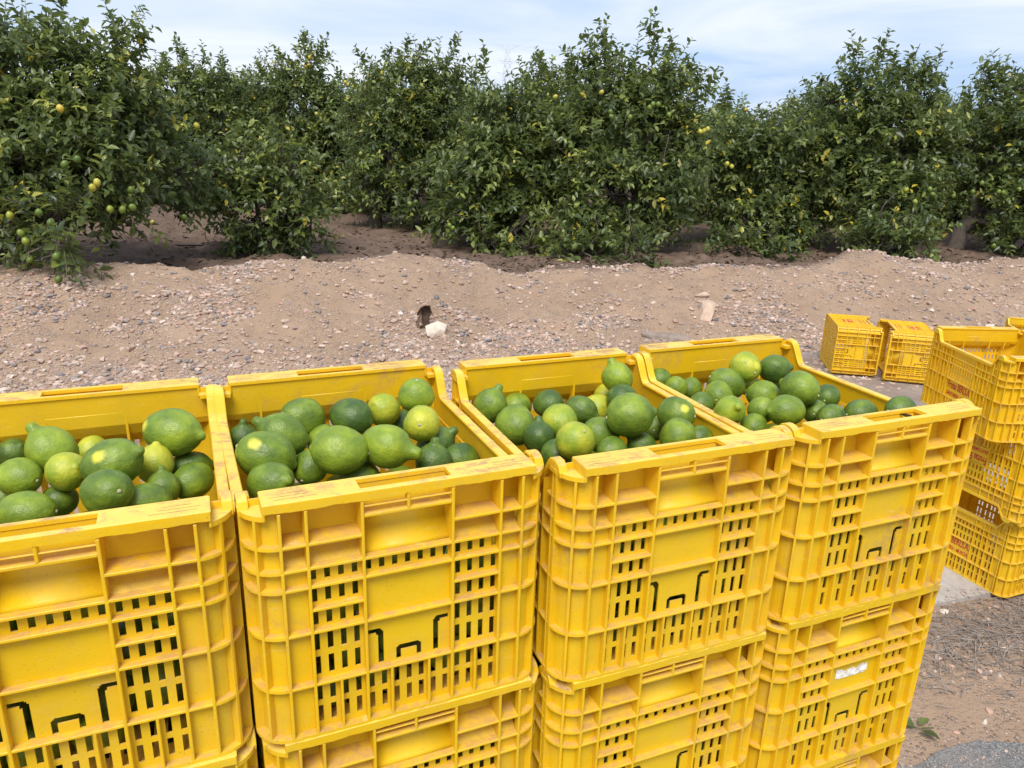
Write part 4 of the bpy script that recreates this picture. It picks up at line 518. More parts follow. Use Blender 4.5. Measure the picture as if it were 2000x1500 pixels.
# ------------------------------------------------------------------ the crate: one prototype with its parts, then copies
W, D, H, RC = .364, .482, .31, .040
S1, S2, S3, S4, S5, S6 = H-.054, H-.084, H-.108, H-.138, H-.167, H-.238
def end3(u, z, t): return (u, t, z)
def side3(u, z, t): return (W/2-t, D/2+u, z)
def floor3(u, v, t): return (u, D/2+v, t)
def grid_plate(b, xs, zs, rects, m3, t0, t1):
    """plate between depths t0 and t1 with the rectangles cut out as real openings"""
    xs = sorted(set(round(x, 5) for x in xs)); zs = sorted(set(round(z, 5) for z in zs))
    nx, nz = len(xs)-1, len(zs)-1
    sol = np.ones((nx, nz), bool)
    for i in range(nx):
        for j in range(nz):
            cx, cz = (xs[i]+xs[i+1])/2, (zs[j]+zs[j+1])/2
            if any(a < cx < c and bb < cz < d for a, bb, c, d in rects): sol[i, j] = False
    vid = {}; vs = []; fs = []
    def V(i, j, l):
        if (i, j, l) not in vid: vid[(i, j, l)] = len(vs); vs.append(m3(xs[i], zs[j], t1 if l else t0))
        return vid[(i, j, l)]
    for i in range(nx):
        for j in range(nz):
            if not sol[i, j]: continue
            for l in (0, 1): fs.append((V(i, j, l), V(i+1, j, l), V(i+1, j+1, l), V(i, j+1, l)))
            for di, dj, a, c in ((-1, 0, (i, j), (i, j+1)), (1, 0, (i+1, j), (i+1, j+1)), (0, -1, (i, j), (i+1, j)), (0, 1, (i, j+1), (i+1, j+1))):
                q, r = i+di, j+dj
                if not (0 <= q < nx and 0 <= r < nz) or not sol[q, r]:
                    fs.append((V(*a, 0), V(*c, 0), V(*c, 1), V(*a, 1)))
    b.add(vs, fs)
def cbox(b, m3, u0, u1, z0, z1, t0, t1, ch=.0007):
    r = [(u0+ch, z0+ch, t0), (u1-ch, z0+ch, t0), (u1-ch, z1-ch, t0), (u0+ch, z1-ch, t0),
         (u0, z0, t0+ch), (u1, z0, t0+ch), (u1, z1, t0+ch), (u0, z1, t0+ch), (u0, z0, t1), (u1, z0, t1), (u1, z1, t1), (u0, z1, t1)]
    f = [(0, 1, 2, 3), (8, 11, 10, 9)]
    for k in range(4):
        k2 = (k+1) % 4; f += [(k, k2, 4+k2, 4+k), (4+k, 4+k2, 8+k2, 8+k)]
    b.add([m3(*p) for p in r], f)
def strip(b, m3, us, prof_fn, closed=False):
    """sweep a closed profile of (z, t) along u"""
    vs = []; fs = []; n = None
    for u in us:
        pr = prof_fn(u); n = len(pr); vs += [m3(u, z, t) for z, t in pr]
    for i in range(len(us)-1):
        for k in range(n):
            k2 = (k+1) % n; fs.append((i*n+k, i*n+k2, (i+1)*n+k2, (i+1)*n+k))
    fs.append(tuple(range(n))); fs.append(tuple((len(us)-1)*n+k for k in range(n)))
    b.add(vs, fs)
def rects_of(cols, rows, w):
    return [(c-w/2, z0, c+w/2, z1) for c in cols for z0, z1 in rows]
ROWS = [(H-.104, H-.089), (H-.133, H-.113), (H-.163, H-.143), (H-.198, H-.173), (H-.231, H-.206), (H-.268, H-.245), (H-.298, H-.275)]
proto = empty('crate')
TH = .0037
# -- end wall (faces -y)
def make_end():
    cs = [.0155*k+.0625 for k in range(4)]; sides = [-c for c in cs] + cs
    ctr = [-.0465, -.031, -.0155, 0, .0155, .031, .0465]
    rc = rects_of(sides, ROWS, .0066) + rects_of(ctr, [ROWS[0], ROWS[5], ROWS[6]], .0066)
    # the moulded outline cut through the lower middle panel: two hooks and an arch
    LZ = H-.186
    for s in (-1, 1):
        a, c = sorted((s*.0505, s*.0350)); rc.append((a, LZ-.0064, c, LZ))
        a, c = sorted((s*.0378, s*.0310)); rc.append((a, S6+.003, c, LZ-.0042))
        a, c = sorted((s*.0400, s*.0330)); rc.append((a, LZ-.0100, c, LZ-.0015))
    rc += [(-.0125, H-.2218, .0125, H-.2155), (-.0158, S6+.003, -.0098, H-.2185), (.0098, S6+.003, .0158, H-.2185), (-.0143, H-.2235, .0143, H-.2172)]
    b = MB(); e = .142
    xs = [-e, e] + [r[k] for r in rc for k in (0, 2)]; zs = [.0, S2] + [r[k] for r in rc for k in (1, 3)]
    grid_plate(b, xs, zs, rc, end3, .0098, .0120)
    us = [-e, -.054, .054, e]
    up_prof = lambda u: [(S2-.001, .0098), (S2-.001, .0128), (S2+.012, .0275), (S1, .0352), (H-.006, .0375), (H-.006, .0345), (S1+.001, .0322), (S2+.013, .0248)]
    strip(b, end3, [-e, e], up_prof)
    for s in (-1, 1): strip(b, end3, sorted((s*e, s*(W/2-.0112))), lambda u: [(S1-.010, .0290), (S1-.010, .0318), (S1, .0352), (H-.006, .0375), (H-.006, .0345), (S1+.001, .0322)])
    ew = b.build('end_wall', M_CRATE, proto)
    # handle pocket: curved panel sweeping out below the hand hole
    b = MB(); pr = []
    for k in range(9):
        a = k/8*math.pi/2; pr.append((H-.034-.050*math.sin(a)**1.0*(a/(math.pi/2))**.6, .0335-.0235*(1-math.cos(a))))
    prof = pr + [(z-.0005 if k == 8 else z, t+.0028) for k, (z, t) in list(enumerate(pr))[::-1]]
    strip(b, end3, [-.0515, .0515], lambda u: prof); b.build('handle_pocket', M_CRATE, ew, True)
    b = MB(); cbox(b, end3, -.0515, .0515, H-.0325, H-.0285, .0012, .0190); b.build('handle_bar', M_CRATE, ew)
    b = MB(); cbox(b, end3, -.0515, .0515, H-.0205, H-.0185, .0022, .0060); b.build('handle_bar', M_CRATE, ew)
    b = MB(); cbox(b, end3, -.0017, .0017, H-.0285, H-.008, .0008, .012); b.build('rib', M_CRATE, ew)
    def hr(z, a, c, t1, th=TH, t0=.0004):
        b = MB(); cbox(b, end3, a, c, z-th/2, z+th/2, t0, t1); b.build('rib', M_CRATE, ew)
    for a, c in ((-e, -.0533), (.0533, e)): hr(S1, a, c, .0335)
    for z in (S2, S3, S5, S6): hr(z, -e, e, .0104)
    for s in (-1, 1): hr(S4, *sorted((s*.0535, s*.1135)), .0104)
    for s in (-1, 1):
        for x in (.0533, .1145, .1425):
            b = MB(); cbox(b, end3, s*x-.0018, s*x+.0018, .003, S2, 0, .0103); cbox(b, end3, s*x-.00175, s*x+.00175, S2, H-.0125, .0002, .036 if x < .14 else .0096)
            b.build('rib', M_CRATE, ew)
        for x in (.0233, .0840):
            b = MB(); cbox(b, end3, s*x-.0016, s*x+.0016, .004, S6-.0016, .0006, .0104); b.build('rib', M_CRATE, ew)
    b = MB()
    us = np.linspace(-e, e, 40); jit = [random.uniform(-.0008, .0008) for _ in us]; jd = dict(zip(us, jit))
    strip(b, end3, us, lambda u: [(0, .0104), (0, jd[u]*.8), (.0042+jd[u]*.4, jd[u]*.8), (.0042, .0104)]); b.build('rib', M_CRATE, ew)
    # stacking rim with the hand hole
    b = MB()
    grid_plate(b, [-.158, -.0533, .0533, .158], [.0025, .0095, .0335, .0400], [(-.0533, .0095, .0533, .0335)], lambda u, v, t: (u, v, t), H, H-.0050)
    us = np.linspace(-.158, .158, 70); jd = {u: (.0011*noise.noise((u*60, 1.5, 0)) + random.gauss(0, .00022), .0006*noise.noise((u*45, 7.5, 0))) for u in us}
    strip(b, end3, us, lambda u: [(H+.0003, .0032), (H-.0002, .0002+jd[u][1]), (H-.0105+jd[u][0], jd[u][1]), (H-.0105+jd[u][0], .0026)])
    for s in (-1, 1):
        pl = [(s*.1582, .0045)]
        for k in range(9):
            th = R(25+65*k/8); pl.append((s*(.142+.0402*math.sin(th)), RC-.0402*math.cos(th)))
        pl += [(s*(W/2+.0002), .052), (s*.1582, .052)]
        n = len(pl); z1, z0 = H-.0135, H-.0195
        b.add([(x, y, z1) for x, y in pl] + [(x, y, z0) for x, y in pl], [tuple(range(n)), tuple(range(n, 2*n))[::-1]] + [(i, (i+1) % n, n+(i+1) % n, n+i) for i in range(n)])
        cbox(b, end3, s*.1575-.0014, s*.1575+.0014, H-.0190, H-.0004, .0015, .0395)
    er = b.build('stacking_rim', M_RIM, proto)
    b = MB()                                 # dirt-filled grooves near both ends of the rim
    for s in (-1, 1):
        for v, a, c in ((.0115, .100, .146), (.0185, .108, .150), (.0255, .112, .141)):
            x0, x1 = sorted((s*a, s*c)); b.add([(x0, v-.0005, H+.0002), (x1, v-.0005, H+.0002), (x1, v+.0005, H+.0002), (x0, v+.0005, H+.0002)], [(0, 1, 2, 3)])
    b.build('groove', M_GROOVE, er)['kind'] = 'stuff'
    return ew, er
ew, er = make_end()
# -- side wall (faces +x) with its lowered rim
def rim_h(u):
    e = D/2-abs(u)
    t = min(1, max(0, (e-.052)/.036)); t = t*t*(3-2*t)
    return H-.003-.042*t
def make_side():
    hw = D/2-RC
    sl = [.0865, .1015, .122, .144, .159]; sl = [-x for x in sl] + sl
    ctr = [.0151*(k-4.5) for k in range(10)]; low = [.0135*(k-5) for k in range(11)]
    rc = rects_of(sl, ROWS, .0066) + rects_of(ctr, ROWS[0:3], .0066) + rects_of([x for x in ctr], ROWS[5:7], .0066)
    b = MB(); grid_plate(b, [-hw, hw] + [r[k] for r in rc for k in (0, 2)], [0, H-.086] + [r[k] for r in rc for k in (1, 3)], rc, side3, .0085, .0107)
    us = sorted(set(list(np.linspace(-hw, hw, 60)) + [s*(D/2-.052-.036*k/10) for s in (-1, 1) for k in range(11)]))
    strip(b, side3, us, lambda u: [(H-.086, .0085), (H-.086, .0089), (rim_h(u)-.002, .0115), (rim_h(u)-.002, .0087)])
    sw = b.build('side_wall', M_CRATE, proto)
    jd = {u: random.gauss(0, .0003) for u in us}
    b = MB(); strip(b, side3, us, lambda u: [(rim_h(u)-.011, .0004), (rim_h(u)-.001, .0002), (rim_h(u), .0012+jd[u]), (rim_h(u), .0130), (rim_h(u)-.0015, .0142), (rim_h(u)-.0042, .0140), (rim_h(u)-.0042, .0030), (rim_h(u)-.011, .0028)])
    b.build('side_rim', M_RIM, sw)
    def hr(z, a, c):
        b = MB(); cbox(b, side3, a, c, z-TH/2, z+TH/2, .0014, .0090); b.build('rib', M_CRATE, sw)
    for z in (S2+.002, S3, S5, S6): hr(z, -hw, hw)
    for s in (-1, 1): hr(S1, *sorted((s*hw, s*(D/2-.062))))
    for s in (-1, 1):
        for x in (.0772, .1120, .1325, .1690, .1945):
            b = MB(); cbox(b, side3, s*x-.0015, s*x+.0015, .003, rim_h(x)-.0112, .0010, .0089); b.build('rib', M_CRATE, sw)
    for x in (-.0302, 0, .0302):
        b = MB(); cbox(b, side3, x-.0014, x+.0014, .003, S6-.0016, .0018, .0089); b.build('rib', M_CRATE, sw)
    b = MB(); cbox(b, side3, -hw, hw, 0, .0044, .0006, .0088); b.build('rib', M_CRATE, sw)
    # red print on the blank panel
    for txt, z, hgt, wid in (('Frutas BERI,S.A.', H-.2060, .0330, .138), ('SANTOMERA · MURCIA', H-.2290, .0150, .138)):
        fc = bpy.data.curves.new('print', 'FONT'); fc.body = txt; fc.size = 1; fc.extrude = .004; fc.align_x = 'CENTER'; fc.offset = .022
        to = bpy.data.objects.new('print', fc); COL.objects.link(to)
        me = bpy.data.meshes.new_from_object(to.evaluated_get(bpy.context.evaluated_depsgraph_get())); bpy.data.objects.remove(to)
        n = len(me.vertices); co = np.empty(n*3, np.float32); me.vertices.foreach_get('co', co); co = co.reshape(-1, 3)
        x0, x1 = co[:, 0].min(), co[:, 0].max(); y0, y1 = co[:, 1].min(), co[:, 1].max()
        u = (co[:, 0]-(x0+x1)/2)/(x1-x0)*wid; zz = z + (co[:, 1]-y0)/(y1-y0)*hgt
        new = np.stack([W/2-.0085+.0004+co[:, 2]*.05, D/2+u, zz], -1)
        me.vertices.foreach_set('co', new.astype(np.float32).ravel()); me.update()
        me.materials.clear(); me.materials.append(M_RED); link('lettering', me, sw)
    return sw
sw = make_side()
# -- rounded corner with wrapped ribs (front right), copies turned for the other three
def make_corner():
    cx, cy = W/2-RC, RC
    def arc(b, r0, r1, z0, z1, a0=0, a1=90, n=8):
        vs = []; fs = []
        for k in range(n+1):
            th = R(a0+(a1-a0)*k/n); s, c = math.sin(th), math.cos(th)
            vs += [(cx+r*s, cy-r*c, z) for r, z in ((r1, z0), (r1, z1), (r0, z1), (r0, z0))]
        for k in range(n):
            for q in range(4):
                q2 = (q+1) % 4; fs.append((4*k+q, 4*k+q2, 4*k+4+q2, 4*k+4+q))
        fs += [(0, 1, 2, 3), (4*n, 4*n+1, 4*n+2, 4*n+3)]
        b.add(vs, fs)
    b = MB(); arc(b, RC-.0125, RC-.0098, 0, H-.016, -2, 92); cp = b.build('corner', M_CRATE, proto, False)
    for z in (S1, S2, S3, S5, S6):
        b = MB(); arc(b, RC-.0108, RC-.0006, z-TH/2, z+TH/2); b.build('rib', M_CRATE, cp)
    b = MB(); arc(b, RC-.0115, RC, 0, .0042); b.build('rib', M_CRATE, cp)
    for th in (40, 84):
        a = R(th); s, c = math.sin(a), math.cos(a); b = MB(); vs = []
        for r, q in ((RC-.0002, -.0016), (RC-.0002, .0016), (RC-.0105, .0016), (RC-.0105, -.0016)):
            for z in (.003, H-.0195): vs.append((cx+r*s+q*c, cy-r*c+q*s, z))
        b.add(vs, [(0, 2, 3, 1), (2, 4, 5, 3), (4, 6, 7, 5), (6, 0, 1, 7), (0, 2, 4, 6), (1, 3, 5, 7)]); b.build('rib', M_CRATE, cp)
    # raised hook where the side rim meets the stacking rim
    hu = [-(D/2-.026-.036*k/8) for k in range(9)]
    hz = lambda u: H-.0135+.0125*max(0, math.sin(math.pi*min(1, max(0, (D/2+u-.026)/.036))))**.5
    b = MB(); strip(b, side3, hu, lambda u: [(H-.020, .0008), (hz(u)-.001, .0004), (hz(u), .0016), (hz(u), .0105), (hz(u)-.001, .0118), (H-.020, .0114)])
    b.build('hook', M_RIM, cp)
    return cp
cp = make_corner()
# -- slotted floor
b = MB(); fr = [(c-.004, v-.040, c+.004, v+.040) for c in np.linspace(-.138, .138, 13) for v in (-.165, -.055, .055, .165)]
grid_plate(b, [-W/2+.0110, W/2-.0110] + [r[k] for r in fr for k in (0, 2)], [-D/2+.0155, D/2-.0155] + [r[k] for r in fr for k in (1, 3)], fr, floor3, .0022, .0062)
b.build('crate_floor', M_CRATE, proto)

KIDS = {}
def index_kids():
    KIDS.clear()
    for o in bpy.data.objects:
        if o.parent: KIDS.setdefault(o.parent.name, []).append(o)
index_kids()
def turned(src, mirror=False):
    c = copy_tree(src, proto)
    return c
for src in (ew, er, sw, cp):                # the other end, the other side, the diagonal corner
    c = copy_tree(src, proto); c.rotation_euler = (0, 0, math.pi); c.location = (0, D, 0)
index_kids()
# mirrored corners: mirrored meshes, shared by both
MIR = {}
def mirror_tree(src, parent):
    if src.data.name not in MIR:
        me = src.data.copy(); me.transform(Matrix.Scale(-1, 4, (1, 0, 0))); me.flip_normals(); MIR[src.data.name] = me
    c = bpy.data.objects.new(src.name.split('.')[0], MIR[src.data.name]); COL.objects.link(c); c.parent = parent
    for k in KIDS.get(src.name, []): mirror_tree(k, c)
    return c
mirror_tree(cp, proto)
c2 = mirror_tree(cp, proto); c2.rotation_euler = (0, 0, math.pi); c2.location = (0, D, 0)
index_kids()

CRATE_OBJ = {}
first = True
for key, (loc, rot, label, group) in CRATES.items():
    if first: c = proto; first = False
    else: c = copy_tree(proto)
    c.location = loc
    c.rotation_euler = Matrix(rot).to_euler() if isinstance(rot[0], (tuple, list)) else rot
    tag(c, label, 'crate', group); CRATE_OBJ[key] = c

# torn white label left on one crate's middle panel
b = MB(); pts = []
for k in range(40):
    x = -.034+.068*k/39; pts.append((x, H-.143+.0012*random.random() + (.002 if k < 3 or k > 36 else 0)))
top = []
for k in range(40):
    x = .034-.068*k/39; q = (x+.034)/.068
    top.append((x, H-.130+.006*abs(math.sin(q*9+.5))+.004*random.random()-.004*math.sin(q*math.pi)))
pl = pts+top; n = len(pl)
b.add([(x, .0086, z) for x, z in pl] + [(x, .0092, z) for x, z in pl], [tuple(range(n)), tuple(range(n, 2*n))[::-1]] + [(i, (i+1) % n, n+(i+1) % n, n+i) for i in range(n)])
b.build('torn_label', M_PAPER, CRATE_OBJ['4b'])

# ------------------------------------------------------------------ lemons
PROF = [(0, -.955), (.10, -.965), (.20, -.975), (.30, -.945), (.43, -.885), (.58, -.79), (.74, -.63), (.88, -.41), (.97, -.15), (1, .08), (.965, .31), (.87, .53), (.72, .72), (.54, .865)]
NIP = [[(.40, .94), (.30, .99), (.23, 1.05), (.185, 1.12), (.13, 1.165), (.06, 1.18), (0, 1.18)],
       [(.40, .94), (.32, 1.00), (.27, 1.08), (.24, 1.18), (.20, 1.27), (.11, 1.31), (0, 1.315)],
       [(.41, .925), (.31, .965), (.22, .995), (.15, 1.03), (.10, 1.06), (.05, 1.07), (0, 1.072)],
       [(.44, .95), (.37, 1.05), (.31, 1.18), (.27, 1.32), (.23, 1.42), (.13, 1.46), (0, 1.465)]]
def lemon_mesh(nip, seed, seg=34, step=1):
    pr = (PROF + NIP[nip])[::step] if step > 1 else PROF + NIP[nip]
    if step > 1 and pr[-1][0] > 0: pr = pr + [(0, NIP[nip][-1][1])]
    vs = []; fs = []; n = len(pr)
    vs.append((0, 0, pr[0][1]))
    for r, z in pr[1:-1]:
        for k in range(seg):
            a = 2*math.pi*k/seg; v = Vector((r*math.cos(a), r*math.sin(a), z))
            d = 1+.10*noise.noise(v*.9+Vector((seed*7.3, 0, 0)))+.035*noise.noise(v*2.6+Vector((0, seed*3.1, 0)))
            fold = 1+.02*math.cos(5*a+seed)*(abs(z) > .8)
            vs.append((v.x*d*fold + .05*max(0, z-.8)*math.sin(seed*2.0), v.y*d*fold, v.z*(1+.03*noise.noise(v+Vector((seed, 4, 4))))))
    vs.append((0+.05*max(0, pr[-1][1]-.8)*math.sin(seed*2.0), 0, pr[-1][1]))
    for k in range(seg): fs.append((0, 1+(k+1) % seg, 1+k))
    for i in range(n-3):
        for k in range(seg): a = 1+i*seg; fs.append((a+k, a+(k+1) % seg, a+seg+(k+1) % seg, a+seg+k))
    a = 1+(n-3)*seg
    for k in range(seg): fs.append((a+k, a+(k+1) % seg, len(vs)-1))
    return vs, fs
LM = []
for nip, sd_ in ((0, 1), (0, 2), (1, 3), (1, 4), (2, 5), (2, 6), (0, 7), (3, 8)):
    v, f = lemon_mesh(nip, sd_); me = bpy.data.meshes.new('lemon'); me.from_pydata(v, [], f); me.update()
    me.polygons.foreach_set('use_smooth', [True]*len(me.polygons)); me.materials.append(M_LEMON); LM.append(me)
v, f = tube_np([(0, 0, -.945), (0, 0, -.985), (.004, 0, -1.02)], [.085, .092, .05], 9)
ME_STEM = bpy.data.meshes.new('stem'); ME_STEM.from_pydata(v, [], f); ME_STEM.update(); ME_STEM.materials.append(M_STEM)
def lemon(pos, axis, rad, asp, tone, spot, me, label, group):
    o = link('lemon', me); q = Vector(axis).to_track_quat('Z', 'Y') @ Quaternion((0, 0, 1), random.uniform(0, 6.28))
    o.location = pos; o.rotation_mode = 'QUATERNION'; o.rotation_quaternion = q; o.scale = (rad, rad, rad*asp)
    o['tone'] = float(tone)
    s = (q.inverted() @ Vector(spot)).normalized() if spot else Vector((0, 0, 0)); o['spot'] = [s.x, s.y, s.z]
    tag(o, label, 'lemon', group); link('stem', ME_STEM, o)
    return o
ALL = {}
for (ck, pos, axis, rad, asp, tone, spot, neck, label) in LEMONS:
    me = LM[7] if neck else random.choice(LM[2:4] if ('nipple' in label or 'pointed' in label) else [LM[0], LM[4], LM[5], LM[4], LM[6]])
    lemon(pos, axis, rad, asp/1.06, tone, spot, me, label, 'green lemons heaped in the crates')
    ALL.setdefault(ck, []).append((Vector(pos), rad*1.04))
def crate_pt(key, x, y, z):
    c = CRATE_OBJ[key]; a = c.rotation_euler[2]; return Vector((c.location[0]+math.cos(a)*x-math.sin(a)*y, c.location[1]+math.sin(a)*x+math.cos(a)*y, c.location[2]+z))
FILL = []
SLOTLABEL = 'green lemon seen through the end slots of the %s'
for key, phrase in FILLED:
    topc = key.endswith('a')
    got = ALL.setdefault(key, []); zmax = .235
    for j in range(4):
        for i in range(6):
            rad = random.uniform(.024, .030)
            p = (-.130+.052*i+random.uniform(-.007, .007)+(.012 if j % 2 else -.012), .0205+rad*1.10+random.uniform(0, .005), .034+.054*j+random.uniform(-.006, .006))
            q = crate_pt(key, *p)
            if abs(p[0])+rad > (.142 if p[1]-rad < .03 else .163) or any((q-g).length < (rad+gr)*.80 for g, gr in got): continue
            got.append((q, rad))
            if phrase: lemon(q, (random.uniform(-1, 1), random.uniform(-1, 1), random.uniform(-1, 1)), rad, 1.12, random.uniform(.1, .6), None, random.choice(LM[4:6]), SLOTLABEL % phrase, 'lemons behind the slots of the '+phrase)
            else: FILL.append((q, rad))
    for j in range(5):                       # the rest of the load
        for i in range(6):
            for k in range(7):
                rad = random.uniform(.026, .031)
                p = (-.140+.056*i+random.uniform(-.008, .008)+(.02 if (j+k) % 2 else -.008), .092+.058*k+random.uniform(-.008, .008), .034+.046*j)
                if p[2] > (.155 if topc else .245) or abs(p[0])+rad > .166 or p[1]+rad > D-.02: continue
                q = crate_pt(key, *p)
                if any((q-g).length < (rad+gr)*.78 for g, gr in got): continue
                got.append((q, rad)); FILL.append((q, rad))
v0, f0 = lemon_mesh(2, 3, 14, 2); v0 = np.array(v0)
vs, fs, nb = [], [], 0
for q, rad in FILL:
    rm = np.array(Quaternion((random.gauss(0, 1), random.gauss(0, 1), random.gauss(0, 1), random.gauss(0, 1))).normalized().to_matrix())
    vs += [tuple(p) for p in (v0*rad*(1, 1, 1.1)) @ rm.T + np.array(q)]; fs += [tuple(i+nb for i in t) for t in f0]; nb += len(v0)
me = bpy.data.meshes.new('lemon_load'); me.from_pydata(vs, [], fs); me.update(); me.materials.append(M_LEMON); me.polygons.foreach_set('use_smooth', [True]*len(me.polygons))
o = link('lemon_load', me); o['tone'] = .3; o['spot'] = [0.0, 0.0, 0.0]
tag(o, 'mass of green lemons filling the inside of the stacked yellow crates', 'lemons', None, 'stuff')

# ------------------------------------------------------------------ trees
LEAF_T = np.array([(0, 0, 0), (-.5, .36, .10), (.5, .36, .10), (0, .52, -.03), (-.34, .70, .05), (.34, .70, .05), (0, 1, -.10)])
LEAF_F = np.array([(0, 3, 1), (0, 2, 3), (1, 3, 4), (2, 5, 3), (4, 3, 6), (3, 5, 6)])
def leaf_arrays(P, Dr, Nr, L, wid):
    Dr = Dr/np.linalg.norm(Dr, axis=1, keepdims=True)
    Sd = np.cross(Dr, Nr); Sd /= np.linalg.norm(Sd, axis=1, keepdims=True)+1e-9; Nn = np.cross(Sd, Dr)
    t = LEAF_T
    V = P[:, None, :] + L[:, None, None]*(t[None, :, 1, None]*Dr[:, None, :] + (t[None, :, 0, None]*wid[:, None, None])*Sd[:, None, :] + t[None, :, 2, None]*Nn[:, None, :])
    F_ = LEAF_F[None] + (np.arange(len(P))*len(t))[:, None, None]
    return V.reshape(-1, 3), F_.reshape(-1, 3), (Dr, Sd, Nn)
def nrm(v): return v/(np.linalg.norm(v, axis=-1, keepdims=True)+1e-9)
def foliage(blobs, leaders, dens, rng, lsize=.085):
    """shoots with leaves: returns leaf arrays and twig segments"""
    P, Dv, Nv, L, T, twigs = [], [], [], [], [], []
    bt = 0.0
    def shoot(s, d, ln, young, ls):
        n = max(4, int(ln/.027)); d = nrm(d); st_ = rng.normal(0, .13)+bt; bend = np.array([rng.normal(0, .25), rng.normal(0, .25), rng.normal(-.25, .25)])
        a0 = rng.uniform(0, 6.28); pts = [s]; p = s.copy(); dd = d.copy()
        for k in range(n):
            dd = nrm(dd + bend*(.6/n)); p = p + dd*(ln/n); pts.append(p)
            a = a0+2.4*k; o1 = nrm(np.cross(dd, [.31, .2, .93])); o2 = np.cross(dd, o1)
            side = o1*math.cos(a)+o2*math.sin(a)
            ld = dd*.55+side*.9+np.array([0, 0, -.12+rng.normal(0, .22)])
            P.append(p); Dv.append(ld); Nv.append(nrm(np.array([0, 0, .9])+dd*.5+rng.normal(0, .35, 3)))
            L.append(ls*rng.uniform(.50, 1.25)*(1 if k < n*.75 else .75))
            T.append(.37+st_+rng.normal(0, .09)+(young*.30 if k > n*.55 else young*.1))
        twigs.append(pts)
    for c, rx, ry, rz, k in blobs:
        rx, ry, rz = max(.12, rx-.06), max(.12, ry-.08), max(.12, rz-.14); c = np.array(c); bt = rng.normal(0, .05); n = int(dens*1.08*k*(rx*rz*2+ry*rz+rx*ry)*1.0)
        for _ in range(n):
            u = rng.normal(0, 1, 3); u /= np.linalg.norm(u)
            rad = rng.uniform(.35, 1)**.6*.88
            lump = 1+.22*noise.noise(Vector(u*2.2+c))
            s = c+u*np.array([rx, ry, rz])*rad*lump*np.array([1, 1, .90 if u[2] > 0 else 1.0])
            d = u*.8+np.array([0, 0, .45 if u[2] > -.2 else -.65])+rng.normal(0, .45, 3)
            shoot(s, d, rng.uniform(.14, .40), float(rng.random() < .26), lsize)
    for a, bq, wdt in leaders:
        a = np.array(a); bq = np.array(bq); ln = np.linalg.norm(bq-a)
        shoot(a, bq-a, ln, .3, lsize*1.05)
        for k in range(int(5*wdt)):
            t = rng.uniform(0, .75); s = a+(bq-a)*t
            shoot(s, nrm(bq-a)+rng.normal(0, .65, 3), ln*rng.uniform(.25, .5)*(1-t*.6), .25, lsize)
    for c, rx, ry, rz, k in blobs:               # loose upright shoots breaking the outline
        for _ in range(int(rng.integers(1, 3))):
            a_ = rng.uniform(0, 6.28); q_ = rng.uniform(.1, .8); s = np.array(c)+np.array([rx*q_*math.cos(a_), ry*q_*math.sin(a_), rz*.75])
            shoot(s, np.array([rng.normal(0, .3), rng.normal(0, .3), 1]), rng.uniform(.18, .40)*min(1, rz/.4), .3, lsize)
    T = np.array(T); yl = rng.random(len(T)); T = np.where(yl < .012, rng.uniform(.86, 1.0, len(T)), T)
    return np.array(P), np.array(Dv), np.array(Nv), np.array(L), np.clip(T, 0, 1), twigs
def twig_mesh(twigs, base, blobs, trunk_r, rng, forks):
    b = MB()
    return b
def limb(b, a, c, r0, r1, rng, seg=6):
    a = Vector(a); c = Vector(c); n = 6; pts = []; ln = (c-a).length
    off = Vector((rng.normal(0, .10), rng.normal(0, .10), rng.normal(.05, .06)))*ln
    for k in range(n+1):
        t = k/n; pts.append(a.lerp(c, t)+off*math.sin(t*math.pi)+Vector(rng.normal(0, .012, 3))*(0 < k < n))
    v, f = tube_np(pts, [r0+(r1-r0)*k/n for k in range(n+1)], seg); b.add(v, f)
ME_LEAF = [None]
def unit_leaf():
    V, F_, _ = leaf_arrays(np.zeros((1, 3)), np.array([[0, 1., 0]]), np.array([[0, 0, 1.]]), np.ones(1), np.array([.52]))
    return mesh_np('leaf', V, F_, M_LEAF1, True)
ME_LEAF = unit_leaf()
v, f = lemon_mesh(0, 2, 14, 2); ME_FRUIT = bpy.data.meshes.new('fruit'); ME_FRUIT.from_pydata(v, [], f); ME_FRUIT.update(); ME_FRUIT.materials.append(M_FRUIT)
ME_FRUIT.polygons.foreach_set('use_smooth', [True]*len(ME_FRUIT.polygons))
CAMP = np.array([0, 0, CAM_H])
